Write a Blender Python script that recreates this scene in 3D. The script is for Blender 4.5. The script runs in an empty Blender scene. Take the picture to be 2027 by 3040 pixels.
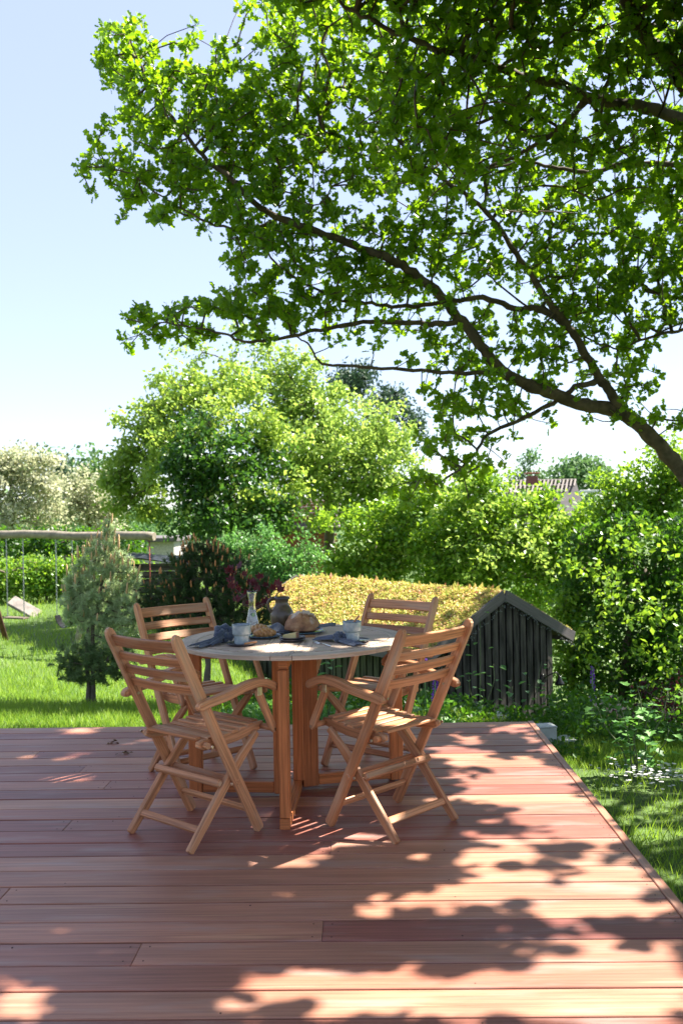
import bpy, bmesh, math, random
import numpy as np
from mathutils import Vector, Matrix, Euler

SC = bpy.context.scene
COL = SC.collection
R = math.radians
random.seed(7)
rng = np.random.default_rng(11)

# ------------------------------------------------------------------ camera
F, PITCH, ROLL, YAW, EYE = 2726.6, 0.0027, -0.0177, -0.0201, 1.3469
def cam_axes():
    cy, sy, cp, sp = math.cos(YAW), math.sin(YAW), math.cos(PITCH), math.sin(PITCH)
    f = np.array([sy*cp, cy*cp, -sp]); r = np.array([cy, -sy, 0.0]); u = np.cross(r, f)
    cr, sr = math.cos(ROLL), math.sin(ROLL)
    return r*cr+u*sr, -r*sr+u*cr, f
CR, CU, CF = cam_axes()
cam_d = bpy.data.cameras.new('camera'); cam = bpy.data.objects.new('camera', cam_d); COL.objects.link(cam)
cam.matrix_world = Matrix(((CR[0], CU[0], -CF[0], 0), (CR[1], CU[1], -CF[1], 0), (CR[2], CU[2], -CF[2], EYE), (0, 0, 0, 1)))
cam_d.sensor_fit = 'VERTICAL'; cam_d.sensor_height = 36; cam_d.lens = F/3040*36
cam_d.clip_start = 0.05; cam_d.clip_end = 2000
cam_d.dof.use_dof = True; cam_d.dof.focus_distance = 4.2; cam_d.dof.aperture_fstop = 5.0
SC.camera = cam

# ------------------------------------------------------------------ light
SUN_EL, SUN_AZ = R(52), math.atan2(0.93, 0.37)      # azimuth clockwise from +Y
SD = Vector((math.sin(SUN_AZ)*math.cos(SUN_EL), math.cos(SUN_AZ)*math.cos(SUN_EL), math.sin(SUN_EL)))
w = bpy.data.worlds.new('World'); SC.world = w; w.use_nodes = True
nt = w.node_tree; bg = nt.nodes['Background']
sky = nt.nodes.new('ShaderNodeTexSky'); sky.sky_type = 'NISHITA'; sky.sun_disc = False
sky.sun_elevation = SUN_EL; sky.sun_rotation = SUN_AZ; sky.air_density = 1.0; sky.dust_density = 0.1; sky.ozone_density = 1.5
hs = nt.nodes.new('ShaderNodeHueSaturation'); hs.inputs['Saturation'].default_value = 0.95; hs.inputs['Hue'].default_value = 0.512
nt.links.new(sky.outputs[0], hs.inputs['Color']); mx = nt.nodes.new('ShaderNodeMix'); mx.data_type = 'RGBA'; mx.inputs[0].default_value = .66; mx.inputs[7].default_value = (2.0, 2.28, 3.15, 1)   # thin even summer haze
nt.links.new(hs.outputs[0], mx.inputs[6]); nt.links.new(mx.outputs[2], bg.inputs[0]); bg.inputs[1].default_value = 0.085
sl = bpy.data.lights.new('sun', 'SUN'); sl.energy = 5.0; sl.angle = R(0.53); sl.color = (1.0, 0.94, 0.84)
so = bpy.data.objects.new('sun', sl); COL.objects.link(so); so.rotation_euler = SD.to_track_quat('Z', 'Y').to_euler()
so.location = (4, 4, 12)
SC.view_settings.view_transform = 'Standard'; SC.view_settings.look = 'None'
SC.view_settings.exposure = 2.08; SC.view_settings.gamma = 1.0; SC.view_settings.use_curve_mapping = False
SC.cycles.max_bounces = 8; SC.cycles.diffuse_bounces = 4; SC.cycles.glossy_bounces = 3
SC.cycles.transmission_bounces = 8; SC.cycles.transparent_max_bounces = 8

# ------------------------------------------------------------------ helpers
def ray(x, y):
    return CF+CR*(x-1013.5)/F-CU*(y-1520)/F
def at(x, y, Y):                      # point at depth Y that sits at full-size picture place x, y
    d = ray(x, y); return np.array([0, 0, EYE])+d*Y/d[1]
K = 2027/1568
def A(x, y, Y): return at(x*K, y*K, Y)
def onz(x, y, z=0.74):
    d = ray(x, y); return np.array([0, 0, EYE])+d*(z-EYE)/d[2]

def tag(o, label=None, cat=None, group=None, kind=None):
    if label: o['label'] = label
    if cat: o['category'] = cat
    if group: o['group'] = group
    if kind: o['kind'] = kind
    return o
def link(name, me, mat=None, parent=None, **k):
    o = bpy.data.objects.new(name, me); COL.objects.link(o)
    if mat is not None and me is not None and not me.materials: me.materials.append(mat)
    if parent is not None: o.parent = parent
    tag(o, **k); return o
def empty(name, loc=(0, 0, 0), rz=0, **k):
    o = bpy.data.objects.new(name, None); COL.objects.link(o); o.location = loc; o.rotation_euler = (0, 0, rz)
    o.empty_display_size = 0.1; tag(o, **k); return o
def copy_tree(o, parent=None):
    c = o.copy(); COL.objects.link(c)
    if parent is not None: c.parent = parent
    for ch in list(o.children): copy_tree(ch, c)
    return c

def fast_mesh(name, co, faces_flat, sizes, smooth=False, rnd=None):
    me = bpy.data.meshes.new(name)
    co = np.asarray(co, np.float32); ff = np.asarray(faces_flat, np.int32).ravel(); sizes = np.asarray(sizes, np.int32)
    me.vertices.add(len(co)); me.vertices.foreach_set('co', co.ravel())
    me.loops.add(len(ff)); me.loops.foreach_set('vertex_index', ff)
    me.polygons.add(len(sizes)); st = np.concatenate([[0], np.cumsum(sizes)[:-1]]).astype(np.int32)
    me.polygons.foreach_set('loop_start', st); me.polygons.foreach_set('loop_total', sizes)
    me.polygons.foreach_set('use_smooth', np.full(len(sizes), smooth, bool))
    if rnd is not None:
        a = me.attributes.new('rnd', 'FLOAT', 'POINT'); a.data.foreach_set('value', np.asarray(rnd, np.float32))
    me.update(calc_edges=True); return me

def sweep(name, pts, wd, ht, side=(1, 0, 0), ch=0.003, taper=None, smooth=False, seg=2):
    """bar of rectangular chamfered section along pts. side = direction of the width."""
    P = [Vector(p) for p in pts]; n = len(P); side = Vector(side).normalized()
    T = []
    for i in range(n):
        a = P[max(i-1, 0)]; b = P[min(i+1, n-1)]
        t0 = (P[i]-a).normalized() if i > 0 else None; t1 = (b-P[i]).normalized() if i < n-1 else None
        t = (t0+t1).normalized() if (t0 and t1) else (t0 or t1)
        T.append(t)
    L = [0]
    for i in range(1, n): L.append(L[-1]+(P[i]-P[i-1]).length)
    rings = []
    for i in range(n):
        sw, sh = taper[i] if taper else (1, 1)
        rings.append((P[i], T[i], L[i], sw, sh))
    # end chamfers
    c = min(ch, 0.2*min(wd, ht))
    r0 = rings[0]; r1 = rings[-1]
    rings = [(r0[0], r0[1], r0[2], r0[3]*(1-2*c/wd), r0[4]*(1-2*c/ht)), (r0[0]+r0[1]*c, r0[1], r0[2]+c, r0[3], r0[4])]+rings[1:-1] + \
            [(r1[0]-r1[1]*c, r1[1], r1[2]-c, r1[3], r1[4]), (r1[0], r1[1], r1[2], r1[3]*(1-2*c/wd), r1[4]*(1-2*c/ht))]
    bm = bmesh.new(); uv = bm.loops.layers.uv.new('UVMap'); prev = None
    per = [0, ht-2*c, ht, ht+wd-2*c, ht+wd, 2*ht+wd-2*c, 2*ht+wd, 2*ht+2*wd-2*c]
    for (p, t, l, sw, sh) in rings:
        s = (side-t*side.dot(t)).normalized(); u = s.cross(t).normalized()
        x, y = wd/2*sw, ht/2*sh; cx = min(c, x*.5); cyy = min(c, y*.5)
        q = [(x, -y+cyy), (x, y-cyy), (x-cx, y), (-x+cx, y), (-x, y-cyy), (-x, -y+cyy), (-x+cx, -y), (x-cx, -y)]
        vs = [bm.verts.new(p+s*a+u*b) for a, b in q]
        if prev:
            for k in range(8):
                k2 = (k+1) % 8
                f = bm.faces.new((prev[0][k], prev[0][k2], vs[k2], vs[k])); f.smooth = smooth
                v0 = per[k]; v1 = per[k+1] if k < 7 else per[7]+c
                for lp, (a, b) in zip(f.loops, ((prev[1], v0), (prev[1], v1), (l, v1), (l, v0))): lp[uv].uv = (a, b)
        else:
            f = bm.faces.new(list(reversed(vs)))
            for lp in f.loops: lp[uv].uv = (lp.vert.co.dot(s)*.1, lp.vert.co.dot(u))
        prev = (vs, l)
    f = bm.faces.new(prev[0])
    for lp in f.loops: lp[uv].uv = (lp.vert.co.dot(side)*.1, lp.vert.co.z)
    bmesh.ops.recalc_face_normals(bm, faces=bm.faces)
    me = bpy.data.meshes.new(name); bm.to_mesh(me); bm.free(); return me

def box(name, c, s, ch=0.002, rz=0):
    """box centred c size s, grain along its longest side"""
    ax = int(np.argmax(s)); d = Vector((0, 0, 0)); d[ax] = s[ax]/2
    o = [i for i in range(3) if i != ax]
    side = Vector((0, 0, 0)); side[o[0]] = 1
    u = side.cross(Vector([1 if i == ax else 0 for i in range(3)]))
    M = Matrix.Rotation(rz, 3, 'Z')
    c = Vector(c)
    return sweep(name, [c-M@d, c+M@d], s[o[0]], s[o[1]], M@side, ch)

def lathe(name, prof, n=40, smooth=True, c=(0, 0, 0)):
    bm = bmesh.new(); rings = []
    for r, z in prof:
        if r < 1e-5: rings.append([bm.verts.new((c[0], c[1], c[2]+z))])
        else: rings.append([bm.verts.new((c[0]+r*math.cos(2*math.pi*k/n), c[1]+r*math.sin(2*math.pi*k/n), c[2]+z)) for k in range(n)])
    for a, b in zip(rings, rings[1:]):
        for k in range(n):
            k2 = (k+1) % n
            if len(a) == 1 and len(b) == 1: continue
            if len(a) == 1: f = bm.faces.new((a[0], b[k2], b[k]))
            elif len(b) == 1: f = bm.faces.new((a[k], a[k2], b[0]))
            else: f = bm.faces.new((a[k], a[k2], b[k2], b[k]))
            f.smooth = smooth
    bmesh.ops.recalc_face_normals(bm, faces=bm.faces)
    me = bpy.data.meshes.new(name); bm.to_mesh(me); bm.free(); return me

def tube(name, pts, rad, n=8, smooth=True, closed=False, wob=0.0, seed=0, flat=1.0):
    P = [Vector(p) for p in pts]; m = len(P); bm = bmesh.new(); rings = []
    rr = rad if hasattr(rad, '__len__') else [rad]*m
    rs = random.Random(seed); uv = bm.loops.layers.uv.new('UVMap')
    u = None; L = 0; Ls = []
    for i in range(m):
        if i: L += (P[i]-P[i-1]).length
        Ls.append(L)
        a = P[(i-1) % m] if closed else P[max(i-1, 0)]; b = P[(i+1) % m] if closed else P[min(i+1, m-1)]
        t = (b-a).normalized()
        if u is None: u = t.orthogonal().normalized()
        u = (u-t*u.dot(t)).normalized(); v = t.cross(u)
        ring = []
        for k in range(n):
            an = 2*math.pi*k/n; q = rr[i]*(1+wob*rs.uniform(-1, 1))
            ring.append(bm.verts.new(P[i]+u*math.cos(an)*q+v*math.sin(an)*q*flat))
        rings.append(ring)
    idx = list(range(m-1))+([m-1] if closed else [])
    for i in idx:
        a = rings[i]; b = rings[(i+1) % m]
        for k in range(n):
            k2 = (k+1) % n
            f = bm.faces.new((a[k], a[k2], b[k2], b[k])); f.smooth = smooth
            for lp, (x, y) in zip(f.loops, ((Ls[i], k), (Ls[i], k+1), (Ls[(i+1) % m], k+1), (Ls[(i+1) % m], k))): lp[uv].uv = (x, y*2*math.pi/n*rr[i])
    if not closed:
        bm.faces.new(list(reversed(rings[0]))); bm.faces.new(rings[-1])
    bmesh.ops.recalc_face_normals(bm, faces=bm.faces)
    me = bpy.data.meshes.new(name); bm.to_mesh(me); bm.free(); return me

def bez(pts, n=8):
    """Catmull-Rom through pts"""
    P = [np.array(p, float) for p in pts]; P = [2*P[0]-P[1]]+P+[2*P[-1]-P[-2]]; out = []
    for i in range(1, len(P)-2):
        for k in range(n):
            t = k/n; a, b, c, d = P[i-1:i+3]
            out.append(.5*((2*b)+(-a+c)*t+(2*a-5*b+4*c-d)*t*t+(-a+3*b-3*c+d)*t**3))
    out.append(P[-2]); return out

def join_meshes(name, mes):
    co = []; ff = []; sz = []; off = 0
    for me in mes:
        c = np.empty(len(me.vertices)*3, np.float32); me.vertices.foreach_get('co', c); co.append(c.reshape(-1, 3))
        li = np.empty(len(me.loops), np.int32); me.loops.foreach_get('vertex_index', li); ff.append(li+off)
        t = np.empty(len(me.polygons), np.int32); me.polygons.foreach_get('loop_total', t); sz.append(t); off += len(me.vertices)
    out = fast_mesh(name, np.concatenate(co), np.concatenate(ff), np.concatenate(sz))
    return out

# ------------------------------------------------------------------ materials
def new_mat(name):
    m = bpy.data.materials.new(name); m.use_nodes = True; n = m.node_tree.nodes; l = m.node_tree.links
    return m, n, l, n['Principled BSDF'], n['Material Output']
def noise(n, l, vec, scale, detail=4, rough=.55, dist=0, dim='3D', w=None):
    t = n.new('ShaderNodeTexNoise'); t.noise_dimensions = dim
    t.inputs['Scale'].default_value = scale; t.inputs['Detail'].default_value = detail; t.inputs['Roughness'].default_value = rough
    t.inputs['Distortion'].default_value = dist
    if vec is not None: l.new(vec, t.inputs['Vector'])
    if w is not None: l.new(w, t.inputs['W'])
    return t
def ramp(n, l, fac, stops, interp='LINEAR'):
    r = n.new('ShaderNodeValToRGB'); cr = r.color_ramp; cr.interpolation = interp
    while len(cr.elements) < len(stops): cr.elements.new(.5)
    for e, (p, c) in zip(cr.elements, stops): e.position = p; e.color = (*c, 1) if len(c) == 3 else c
    if fac is not None: l.new(fac, r.inputs[0])
    return r
def mix(n, l, a, b, fac, mode='MIX'):
    x = n.new('ShaderNodeMix'); x.data_type = 'RGBA'; x.blend_type = mode
    for s, v in ((6, a), (7, b), (0, fac)):
        if isinstance(v, (int, float)): x.inputs[s].default_value = v
        elif isinstance(v, tuple): x.inputs[s].default_value = (*v, 1)
        else: l.new(v, x.inputs[s])
    return x.outputs[2]
def mapping(n, l, vec, scale=(1, 1, 1), loc=(0, 0, 0), rot=(0, 0, 0)):
    m = n.new('ShaderNodeMapping'); l.new(vec, m.inputs[0]); m.inputs['Scale'].default_value = scale
    m.inputs['Location'].default_value = loc; m.inputs['Rotation'].default_value = rot; return m.outputs[0]
def bump(n, l, h, b, strength=.3, dist=.01):
    x = n.new('ShaderNodeBump'); x.inputs['Strength'].default_value = strength; x.inputs['Distance'].default_value = dist
    l.new(h, x.inputs['Height']); l.new(x.outputs[0], b.inputs['Normal'])

def wood(name, ca, cb, tints, rough=.6, scale=(3, 55), bmp=.25, knots=0.0, gray=None, spec=.3, dark=.55):
    """grain along U; object random shifts tint and pattern"""
    m, n, l, b, o = new_mat(name)
    tc = n.new('ShaderNodeTexCoord'); oi = n.new('ShaderNodeObjectInfo')
    cmb = n.new('ShaderNodeCombineXYZ'); mul = n.new('ShaderNodeMath'); mul.operation = 'MULTIPLY'; mul.inputs[1].default_value = 37.0
    l.new(oi.outputs['Random'], mul.inputs[0]); l.new(mul.outputs[0], cmb.inputs[0]); l.new(mul.outputs[0], cmb.inputs[1]); l.new(mul.outputs[0], cmb.inputs[2])
    add = n.new('ShaderNodeVectorMath'); add.operation = 'ADD'; l.new(tc.outputs['UV'], add.inputs[0]); l.new(cmb.outputs[0], add.inputs[1])
    v = add.outputs[0]
    fine = noise(n, l, mapping(n, l, v, (scale[0], scale[1]*1.9, 1)), 1, 6, .7)
    fig = noise(n, l, mapping(n, l, v, (scale[0]*.45, scale[1]*.6, 1)), 1, 3, .5, 1.2)
    wv = n.new('ShaderNodeMath'); wv.operation = 'MULTIPLY'; wv.inputs[1].default_value = 9; l.new(fig.outputs[0], wv.inputs[0])
    sn = n.new('ShaderNodeMath'); sn.operation = 'SINE'; l.new(wv.outputs[0], sn.inputs[0])
    fr = ramp(n, l, sn.outputs[0], [(0, (0, 0, 0)), (1, (1, 1, 1))])
    c = mix(n, l, ca, cb, fr.outputs[0])
    tr = ramp(n, l, oi.outputs['Random'], [(i/max(1, len(tints)-1), t) for i, t in enumerate(tints)], 'LINEAR')
    c = mix(n, l, c, tr.outputs[0], 1.0, 'MULTIPLY')
    fd = ramp(n, l, fine.outputs[0], [(.33, (dark*.85, dark*.8, dark*.75)), (.6, (1.12, 1.1, 1.08))])
    c = mix(n, l, c, fd.outputs[0], .95, 'MULTIPLY')
    blot = noise(n, l, mapping(n, l, v, (1.3, 5, 1)), 1, 3)
    bl = ramp(n, l, blot.outputs[0], [(.35, (.72, .72, .76)), (.65, (1.12, 1.1, 1.08))])
    c = mix(n, l, c, bl.outputs[0], .7, 'MULTIPLY')
    if gray:
        g = noise(n, l, mapping(n, l, v, (2.2, 14, 1)), 1, 4); gr = ramp(n, l, g.outputs[0], [(.5, (0, 0, 0)), (.75, (1, 1, 1))] if 'black' not in name else [(.38, (0, 0, 0)), (.62, (1, 1, 1))])
        c = mix(n, l, c, gray, gr.outputs[0]) if name != 'deck_wood' else mix(n, l, c, gray, ramp(n, l, g.outputs[0], [(.52, (0, 0, 0)), (.8, (.55, .55, .55))]).outputs[0])
    l.new(c, b.inputs['Base Color']); b.inputs['Roughness'].default_value = rough; b.inputs['Specular IOR Level'].default_value = spec
    bump(n, l, fine.outputs[0], b, bmp, .002); return m

def plain(name, col, rough=.5, metal=0, ns=None, amt=.3, spec=.5, bmp=0, bs=60):
    m, n, l, b, o = new_mat(name)
    b.inputs['Roughness'].default_value = rough; b.inputs['Metallic'].default_value = metal; b.inputs['Specular IOR Level'].default_value = spec
    tc = n.new('ShaderNodeTexCoord')
    t = noise(n, l, tc.outputs['Object'], ns or 20, 5)
    r = ramp(n, l, t.outputs[0], [(.3, tuple(x*(1-amt) for x in col)), (.7, tuple(min(1, x*(1+amt)) for x in col))])
    l.new(r.outputs[0], b.inputs['Base Color'])
    if bmp:
        t2 = noise(n, l, tc.outputs['Object'], bs, 6); bump(n, l, t2.outputs[0], b, bmp, .003)
    return m

def leafmat(name, cols, trans, rough=.4, tw=.45, spec=.35, scale=1.2):
    """leaf: diffuse+gloss front, light through the blade; per-leaf colour from attribute rnd and a slow noise"""
    m, n, l, b, o = new_mat(name)
    at_ = n.new('ShaderNodeAttribute'); at_.attribute_name = 'rnd'
    geo = n.new('ShaderNodeNewGeometry'); nz = noise(n, l, geo.outputs['Position'], scale, 2)
    mm = n.new('ShaderNodeMath'); mm.operation = 'MULTIPLY_ADD'; l.new(nz.outputs[0], mm.inputs[0]); mm.inputs[1].default_value = .7; mm.inputs[2].default_value = -.35
    ad = n.new('ShaderNodeMath'); ad.operation = 'ADD'; l.new(mm.outputs[0], ad.inputs[0]); l.new(at_.outputs['Fac'], ad.inputs[1]); ad.use_clamp = True
    c = ramp(n, l, ad.outputs[0], [(i/(len(cols)-1), q) for i, q in enumerate(cols)])
    l.new(c.outputs[0], b.inputs['Base Color']); b.inputs['Roughness'].default_value = rough; b.inputs['Specular IOR Level'].default_value = spec
    tr = n.new('ShaderNodeBsdfTranslucent'); tcol = mix(n, l, c.outputs[0], trans, .75); l.new(tcol, tr.inputs['Color'])
    ms = n.new('ShaderNodeMixShader'); ms.inputs[0].default_value = tw; l.new(b.outputs[0], ms.inputs[1]); l.new(tr.outputs[0], ms.inputs[2])
    l.new(ms.outputs[0], o.inputs['Surface']); return m

M = {}
M['teak'] = wood('teak', (.53, .26, .13), (.68, .385, .215), [(.70, .62, .56), (1.0, .95, .9), (1.22, 1.2, 1.16), (.86, .74, .64), (1.12, 1.08, 1.04)], .48, gray=(.46, .31, .20))
M['teak_table'] = wood('teak_table', (.50, .18, .06), (.62, .25, .09), [(.85, .78, .74), (1.0, .95, .9), (1.08, 1.0, .95)], .5)
M['teak_top'] = wood('teak_top', (.54, .43, .34), (.62, .51, .41), [(.88, .86, .84), (1, 1, 1), (1.1, 1.06, 1.03)], .5, spec=.5)
M['deck'] = wood('deck_wood', (.38, .19, .128), (.55, .33, .215),
                 [(.60, .40, .47), (1.0, .92, .85), (.74, .54, .58), (1.2, 1.22, 1.12), (.88, .68, .66), (1.08, 1.02, .92), (.62, .42, .46), (.98, .84, .78), (1.15, 1.2, 1.15)],
                 .48, (1.5, 40), .2, gray=(.36, .29, .26), spec=.5, dark=.74)
M['metal'] = plain('brass_steel', (.55, .5, .4), .3, 1)
M['darkhole'] = plain('dark_hole', (.03, .015, .012), .8)
M['bark'] = plain('oak_bark', (.085, .062, .045), .9, ns=9, amt=.55, bmp=1.0, bs=28)
M['bark2'] = plain('grey_bark', (.12, .095, .07), .9, ns=9, amt=.4, bmp=.8, bs=30)
M['oakleaf'] = leafmat('oak_leaf', [(.018, .06, .007), (.036, .10, .008), (.07, .155, .011), (.13, .23, .016)], (.42, .70, .012), .36, .47, scale=.8)
M['walnut'] = leafmat('walnut_leaf', [(.05, .12, .018), (.12, .23, .03), (.22, .34, .05), (.34, .44, .10)], (.55, .72, .10), .30, .42, scale=.5)
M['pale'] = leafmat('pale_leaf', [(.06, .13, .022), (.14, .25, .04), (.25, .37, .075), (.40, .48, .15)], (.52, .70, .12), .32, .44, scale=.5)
M['ivy'] = leafmat('ivy_leaf', [(.014, .05, .01), (.028, .085, .014), (.055, .14, .02)], (.15, .35, .03), .32, .3, scale=.8)
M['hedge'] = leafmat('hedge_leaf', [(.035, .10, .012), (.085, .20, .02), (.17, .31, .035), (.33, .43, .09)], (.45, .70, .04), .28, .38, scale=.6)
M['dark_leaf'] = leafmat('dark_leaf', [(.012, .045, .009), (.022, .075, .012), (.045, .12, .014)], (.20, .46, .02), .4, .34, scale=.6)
M['flowering'] = leafmat('hawthorn_leaf', [(.07, .14, .035), (.17, .22, .09), (.42, .42, .29), (.72, .71, .60)], (.75, .75, .45), .5, .4, scale=1.0)
M['bluegreen'] = leafmat('bluegreen_leaf', [(.04, .13, .035), (.09, .22, .06), (.16, .31, .09)], (.25, .55, .10), .4, .35, scale=.8)
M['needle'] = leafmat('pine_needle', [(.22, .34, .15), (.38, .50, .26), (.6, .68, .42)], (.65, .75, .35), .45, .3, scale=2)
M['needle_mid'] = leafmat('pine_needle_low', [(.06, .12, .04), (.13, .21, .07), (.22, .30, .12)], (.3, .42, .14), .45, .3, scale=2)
M['needle_dark'] = leafmat('mugo_needle', [(.022, .055, .018), (.045, .09, .03), (.09, .14, .05)], (.14, .24, .06), .5, .25, scale=2)
M['conifer'] = leafmat('conifer_needle', [(.03, .065, .035), (.055, .10, .055), (.09, .14, .065)], (.05, .12, .05), .6, .15, scale=.8)
M['far'] = leafmat('far_leaf', [(.05, .12, .04), (.09, .18, .06), (.14, .25, .09)], (.2, .36, .1), .6, .3, scale=.3)
M['grass'] = leafmat('grass_blade', [(.05, .12, .010), (.10, .21, .018), (.16, .29, .03), (.30, .37, .09)], (.42, .62, .05), .5, .4, scale=.9)
M['purple'] = leafmat('maple_leaf', [(.035, .006, .012), (.07, .01, .02), (.12, .015, .03)], (.3, .02, .03), .4, .3, scale=3)
M['redplant'] = leafmat('red_foliage', [(.03, .01, .012), (.06, .014, .016)], (.12, .03, .03), .5, .3)
M['lightleaf'] = leafmat('currant_leaf', [(.05, .14, .03), (.1, .24, .05), (.17, .34, .09)], (.22, .48, .06), .42, .35, scale=3)
M['petal_white'] = leafmat('white_petal', [(.6, .6, .6), (.8, .8, .8)], (.7, .7, .7), .6, .3)
M['petal_purple'] = leafmat('purple_petal', [(.15, .05, .4), (.3, .1, .55)], (.4, .15, .7), .6, .3)
M['petal_pink'] = leafmat('pink_petal', [(.45, .28, .25), (.65, .42, .35)], (.6, .4, .3), .6, .3)
M['sedum'] = leafmat('sedum', [(.26, .36, .045), (.45, .50, .08), (.60, .55, .15), (.62, .38, .20), (.48, .15, .12)], (.8, .7, .2), .55, .2, scale=1.6)
M['candle'] = plain('pine_candle', (.62, .40, .20), .7, ns=40)
M['cone'] = plain('pollen_cone', (.58, .25, .09), .7, ns=40)

# ------------------------------------------------------------------ foliage tools
OAK_T = [(0, 0), (.05, .18), (.25, .34), (.14, .45), (.34, .62), (.21, .73), (.25, .93)]
def half(outline, fold=.12):
    """two n-gons left and right of the midrib. outline is the right half from base to tip"""
    k = len(outline); v = [(0, y, 0) if i in (0,) else (x, y, x*fold*2) for i, (x, y) in enumerate(outline)]
    v[0] = (0, 0, 0); tip = (0, outline[-1][1]*1.03, 0)
    right = v+[tip]; left = [(-x, y, z) for x, y, z in v[1:]]
    verts = right+left; nr = len(right)
    f1 = list(range(nr)); f2 = [0, nr-1]+[nr+i for i in reversed(range(len(left)))]
    return np.array(verts), [f1, f2]
T_OAK = half(OAK_T)
T_OVATE = half([(0, 0), (.2, .25), (.27, .5), (.15, .8)], .25)
T_QUAD = (np.array([(0, 0, 0), (.28, .45, .05), (0, 1, 0), (-.28, .5, .05)]), [[0, 1, 2, 3]])
T_NEEDLE = (np.array([(-.02, 0, 0), (.02, 0, 0), (0, 1, 0)]), [[0, 1, 2]])
T_BLADE = (np.array([(-.035, 0, 0), (.035, 0, 0), (.02, .6, .06), (0, 1, .2), (-.02, .6, .06)]), [[0, 1, 2, 4], [4, 2, 3]])
T_LOBE3 = half([(0, 0), (.12, .05), (.45, .12), (.32, .36), (.50, .62), (.22, .66), (.1, .95)], .15)
def unit(a):
    return a/np.maximum(1e-9, np.linalg.norm(a, axis=-1, keepdims=True))
def leaf_mesh(name, P, U, N, S, T, rnd=None, squash=1.0):
    P = np.asarray(P, float); n = len(P); tv, tf = T
    U = unit(np.asarray(U, float)); V = unit(np.cross(np.asarray(N, float), U)); W = np.cross(U, V)
    S = np.asarray(S, float)[:, None, None]
    co = P[:, None, :]+S*(tv[None, :, 0:1]*V[:, None, :]*squash+tv[None, :, 1:2]*U[:, None, :]+tv[None, :, 2:3]*W[:, None, :])
    k = len(tv); off = (np.arange(n)*k)[:, None]
    fl = np.concatenate([np.asarray(f) for f in tf])
    ff = (off+fl[None, :]).ravel(); sizes = np.tile([len(f) for f in tf], n)
    if rnd is None: rnd = rng.random(n)
    return fast_mesh(name, co.reshape(-1, 3), ff, sizes, False, np.repeat(rnd, k))
def rand_dirs(n, up=0.0):
    d = rng.normal(size=(n, 3)); d[:, 2] += up; return unit(d)

def connect(nodes, roots, bias=.35):
    """grow twigs: every node joins the nearest branch already there. returns parents (index; roots come first) and child counts"""
    nodes = np.asarray(nodes); roots = np.asarray(roots); N = len(nodes); Mr = len(roots)
    allp = np.concatenate([roots, nodes]); par = np.full(N, -1); plen = np.zeros(Mr+N)
    best = np.full(N, 1e9); who = np.zeros(N, int)
    for s in range(0, N, 400):
        d = np.linalg.norm(nodes[s:s+400, None]-roots[None], axis=2); j = d.argmin(1); best[s:s+400] = d[np.arange(len(j)), j]; who[s:s+400] = j
    done = np.zeros(N, bool); order = []
    for _ in range(N):
        c = np.where(done, 1e9, best); i = int(c.argmin()); done[i] = True; par[i] = who[i]; order.append(i)
        plen[Mr+i] = plen[who[i]]+np.linalg.norm(nodes[i]-allp[who[i]])
        d = np.linalg.norm(nodes-nodes[i], axis=1)+bias*plen[Mr+i]
        m = d < best; best[m] = d[m]; who[m] = Mr+i
    cnt = np.ones(Mr+N)
    for i in reversed(order): cnt[par[i]] += cnt[Mr+i]
    return par, cnt, allp
def twig_mesh(name, nodes, roots, r0=.004, pw=.5, bias=.35, rmax=.05, k=4, sag=.04):
    par, cnt, allp = connect(nodes, roots, bias); N = len(nodes); Mr = len(roots)
    a = allp[par]; b = np.asarray(nodes)
    rb = np.minimum(rmax, r0*cnt[Mr:]**pw); ra = np.minimum(rmax, r0*(cnt[Mr:]+2)**pw)
    mid = (a+b)/2+rng.normal(size=a.shape)*sag*np.linalg.norm(b-a, axis=1, keepdims=True)
    rm = (ra+rb)/2
    t = unit(b-a); h = np.where(np.abs(t[:, 2:3]) > .9, np.array([[1., 0, 0]]), np.array([[0, 0, 1.]])); u = unit(np.cross(t, h)); v = np.cross(t, u)
    co = []
    for p, r in ((a, ra), (mid, rm), (b+t*.01, rb)):
        for q in range(k):
            an = 2*math.pi*q/k; co.append(p+(u*math.cos(an)+v*math.sin(an))*r[:, None])
    co = np.stack(co, 1).reshape(-1, 3); fl = []
    for s in range(2):
        for q in range(k): fl += [s*k+q, s*k+(q+1) % k, (s+1)*k+(q+1) % k, (s+1)*k+q]
    ff = ((np.arange(N)*3*k)[:, None]+np.array(fl)[None]).ravel()
    return fast_mesh(name, co, ff, np.full(N*2*k, 4), True)
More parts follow.
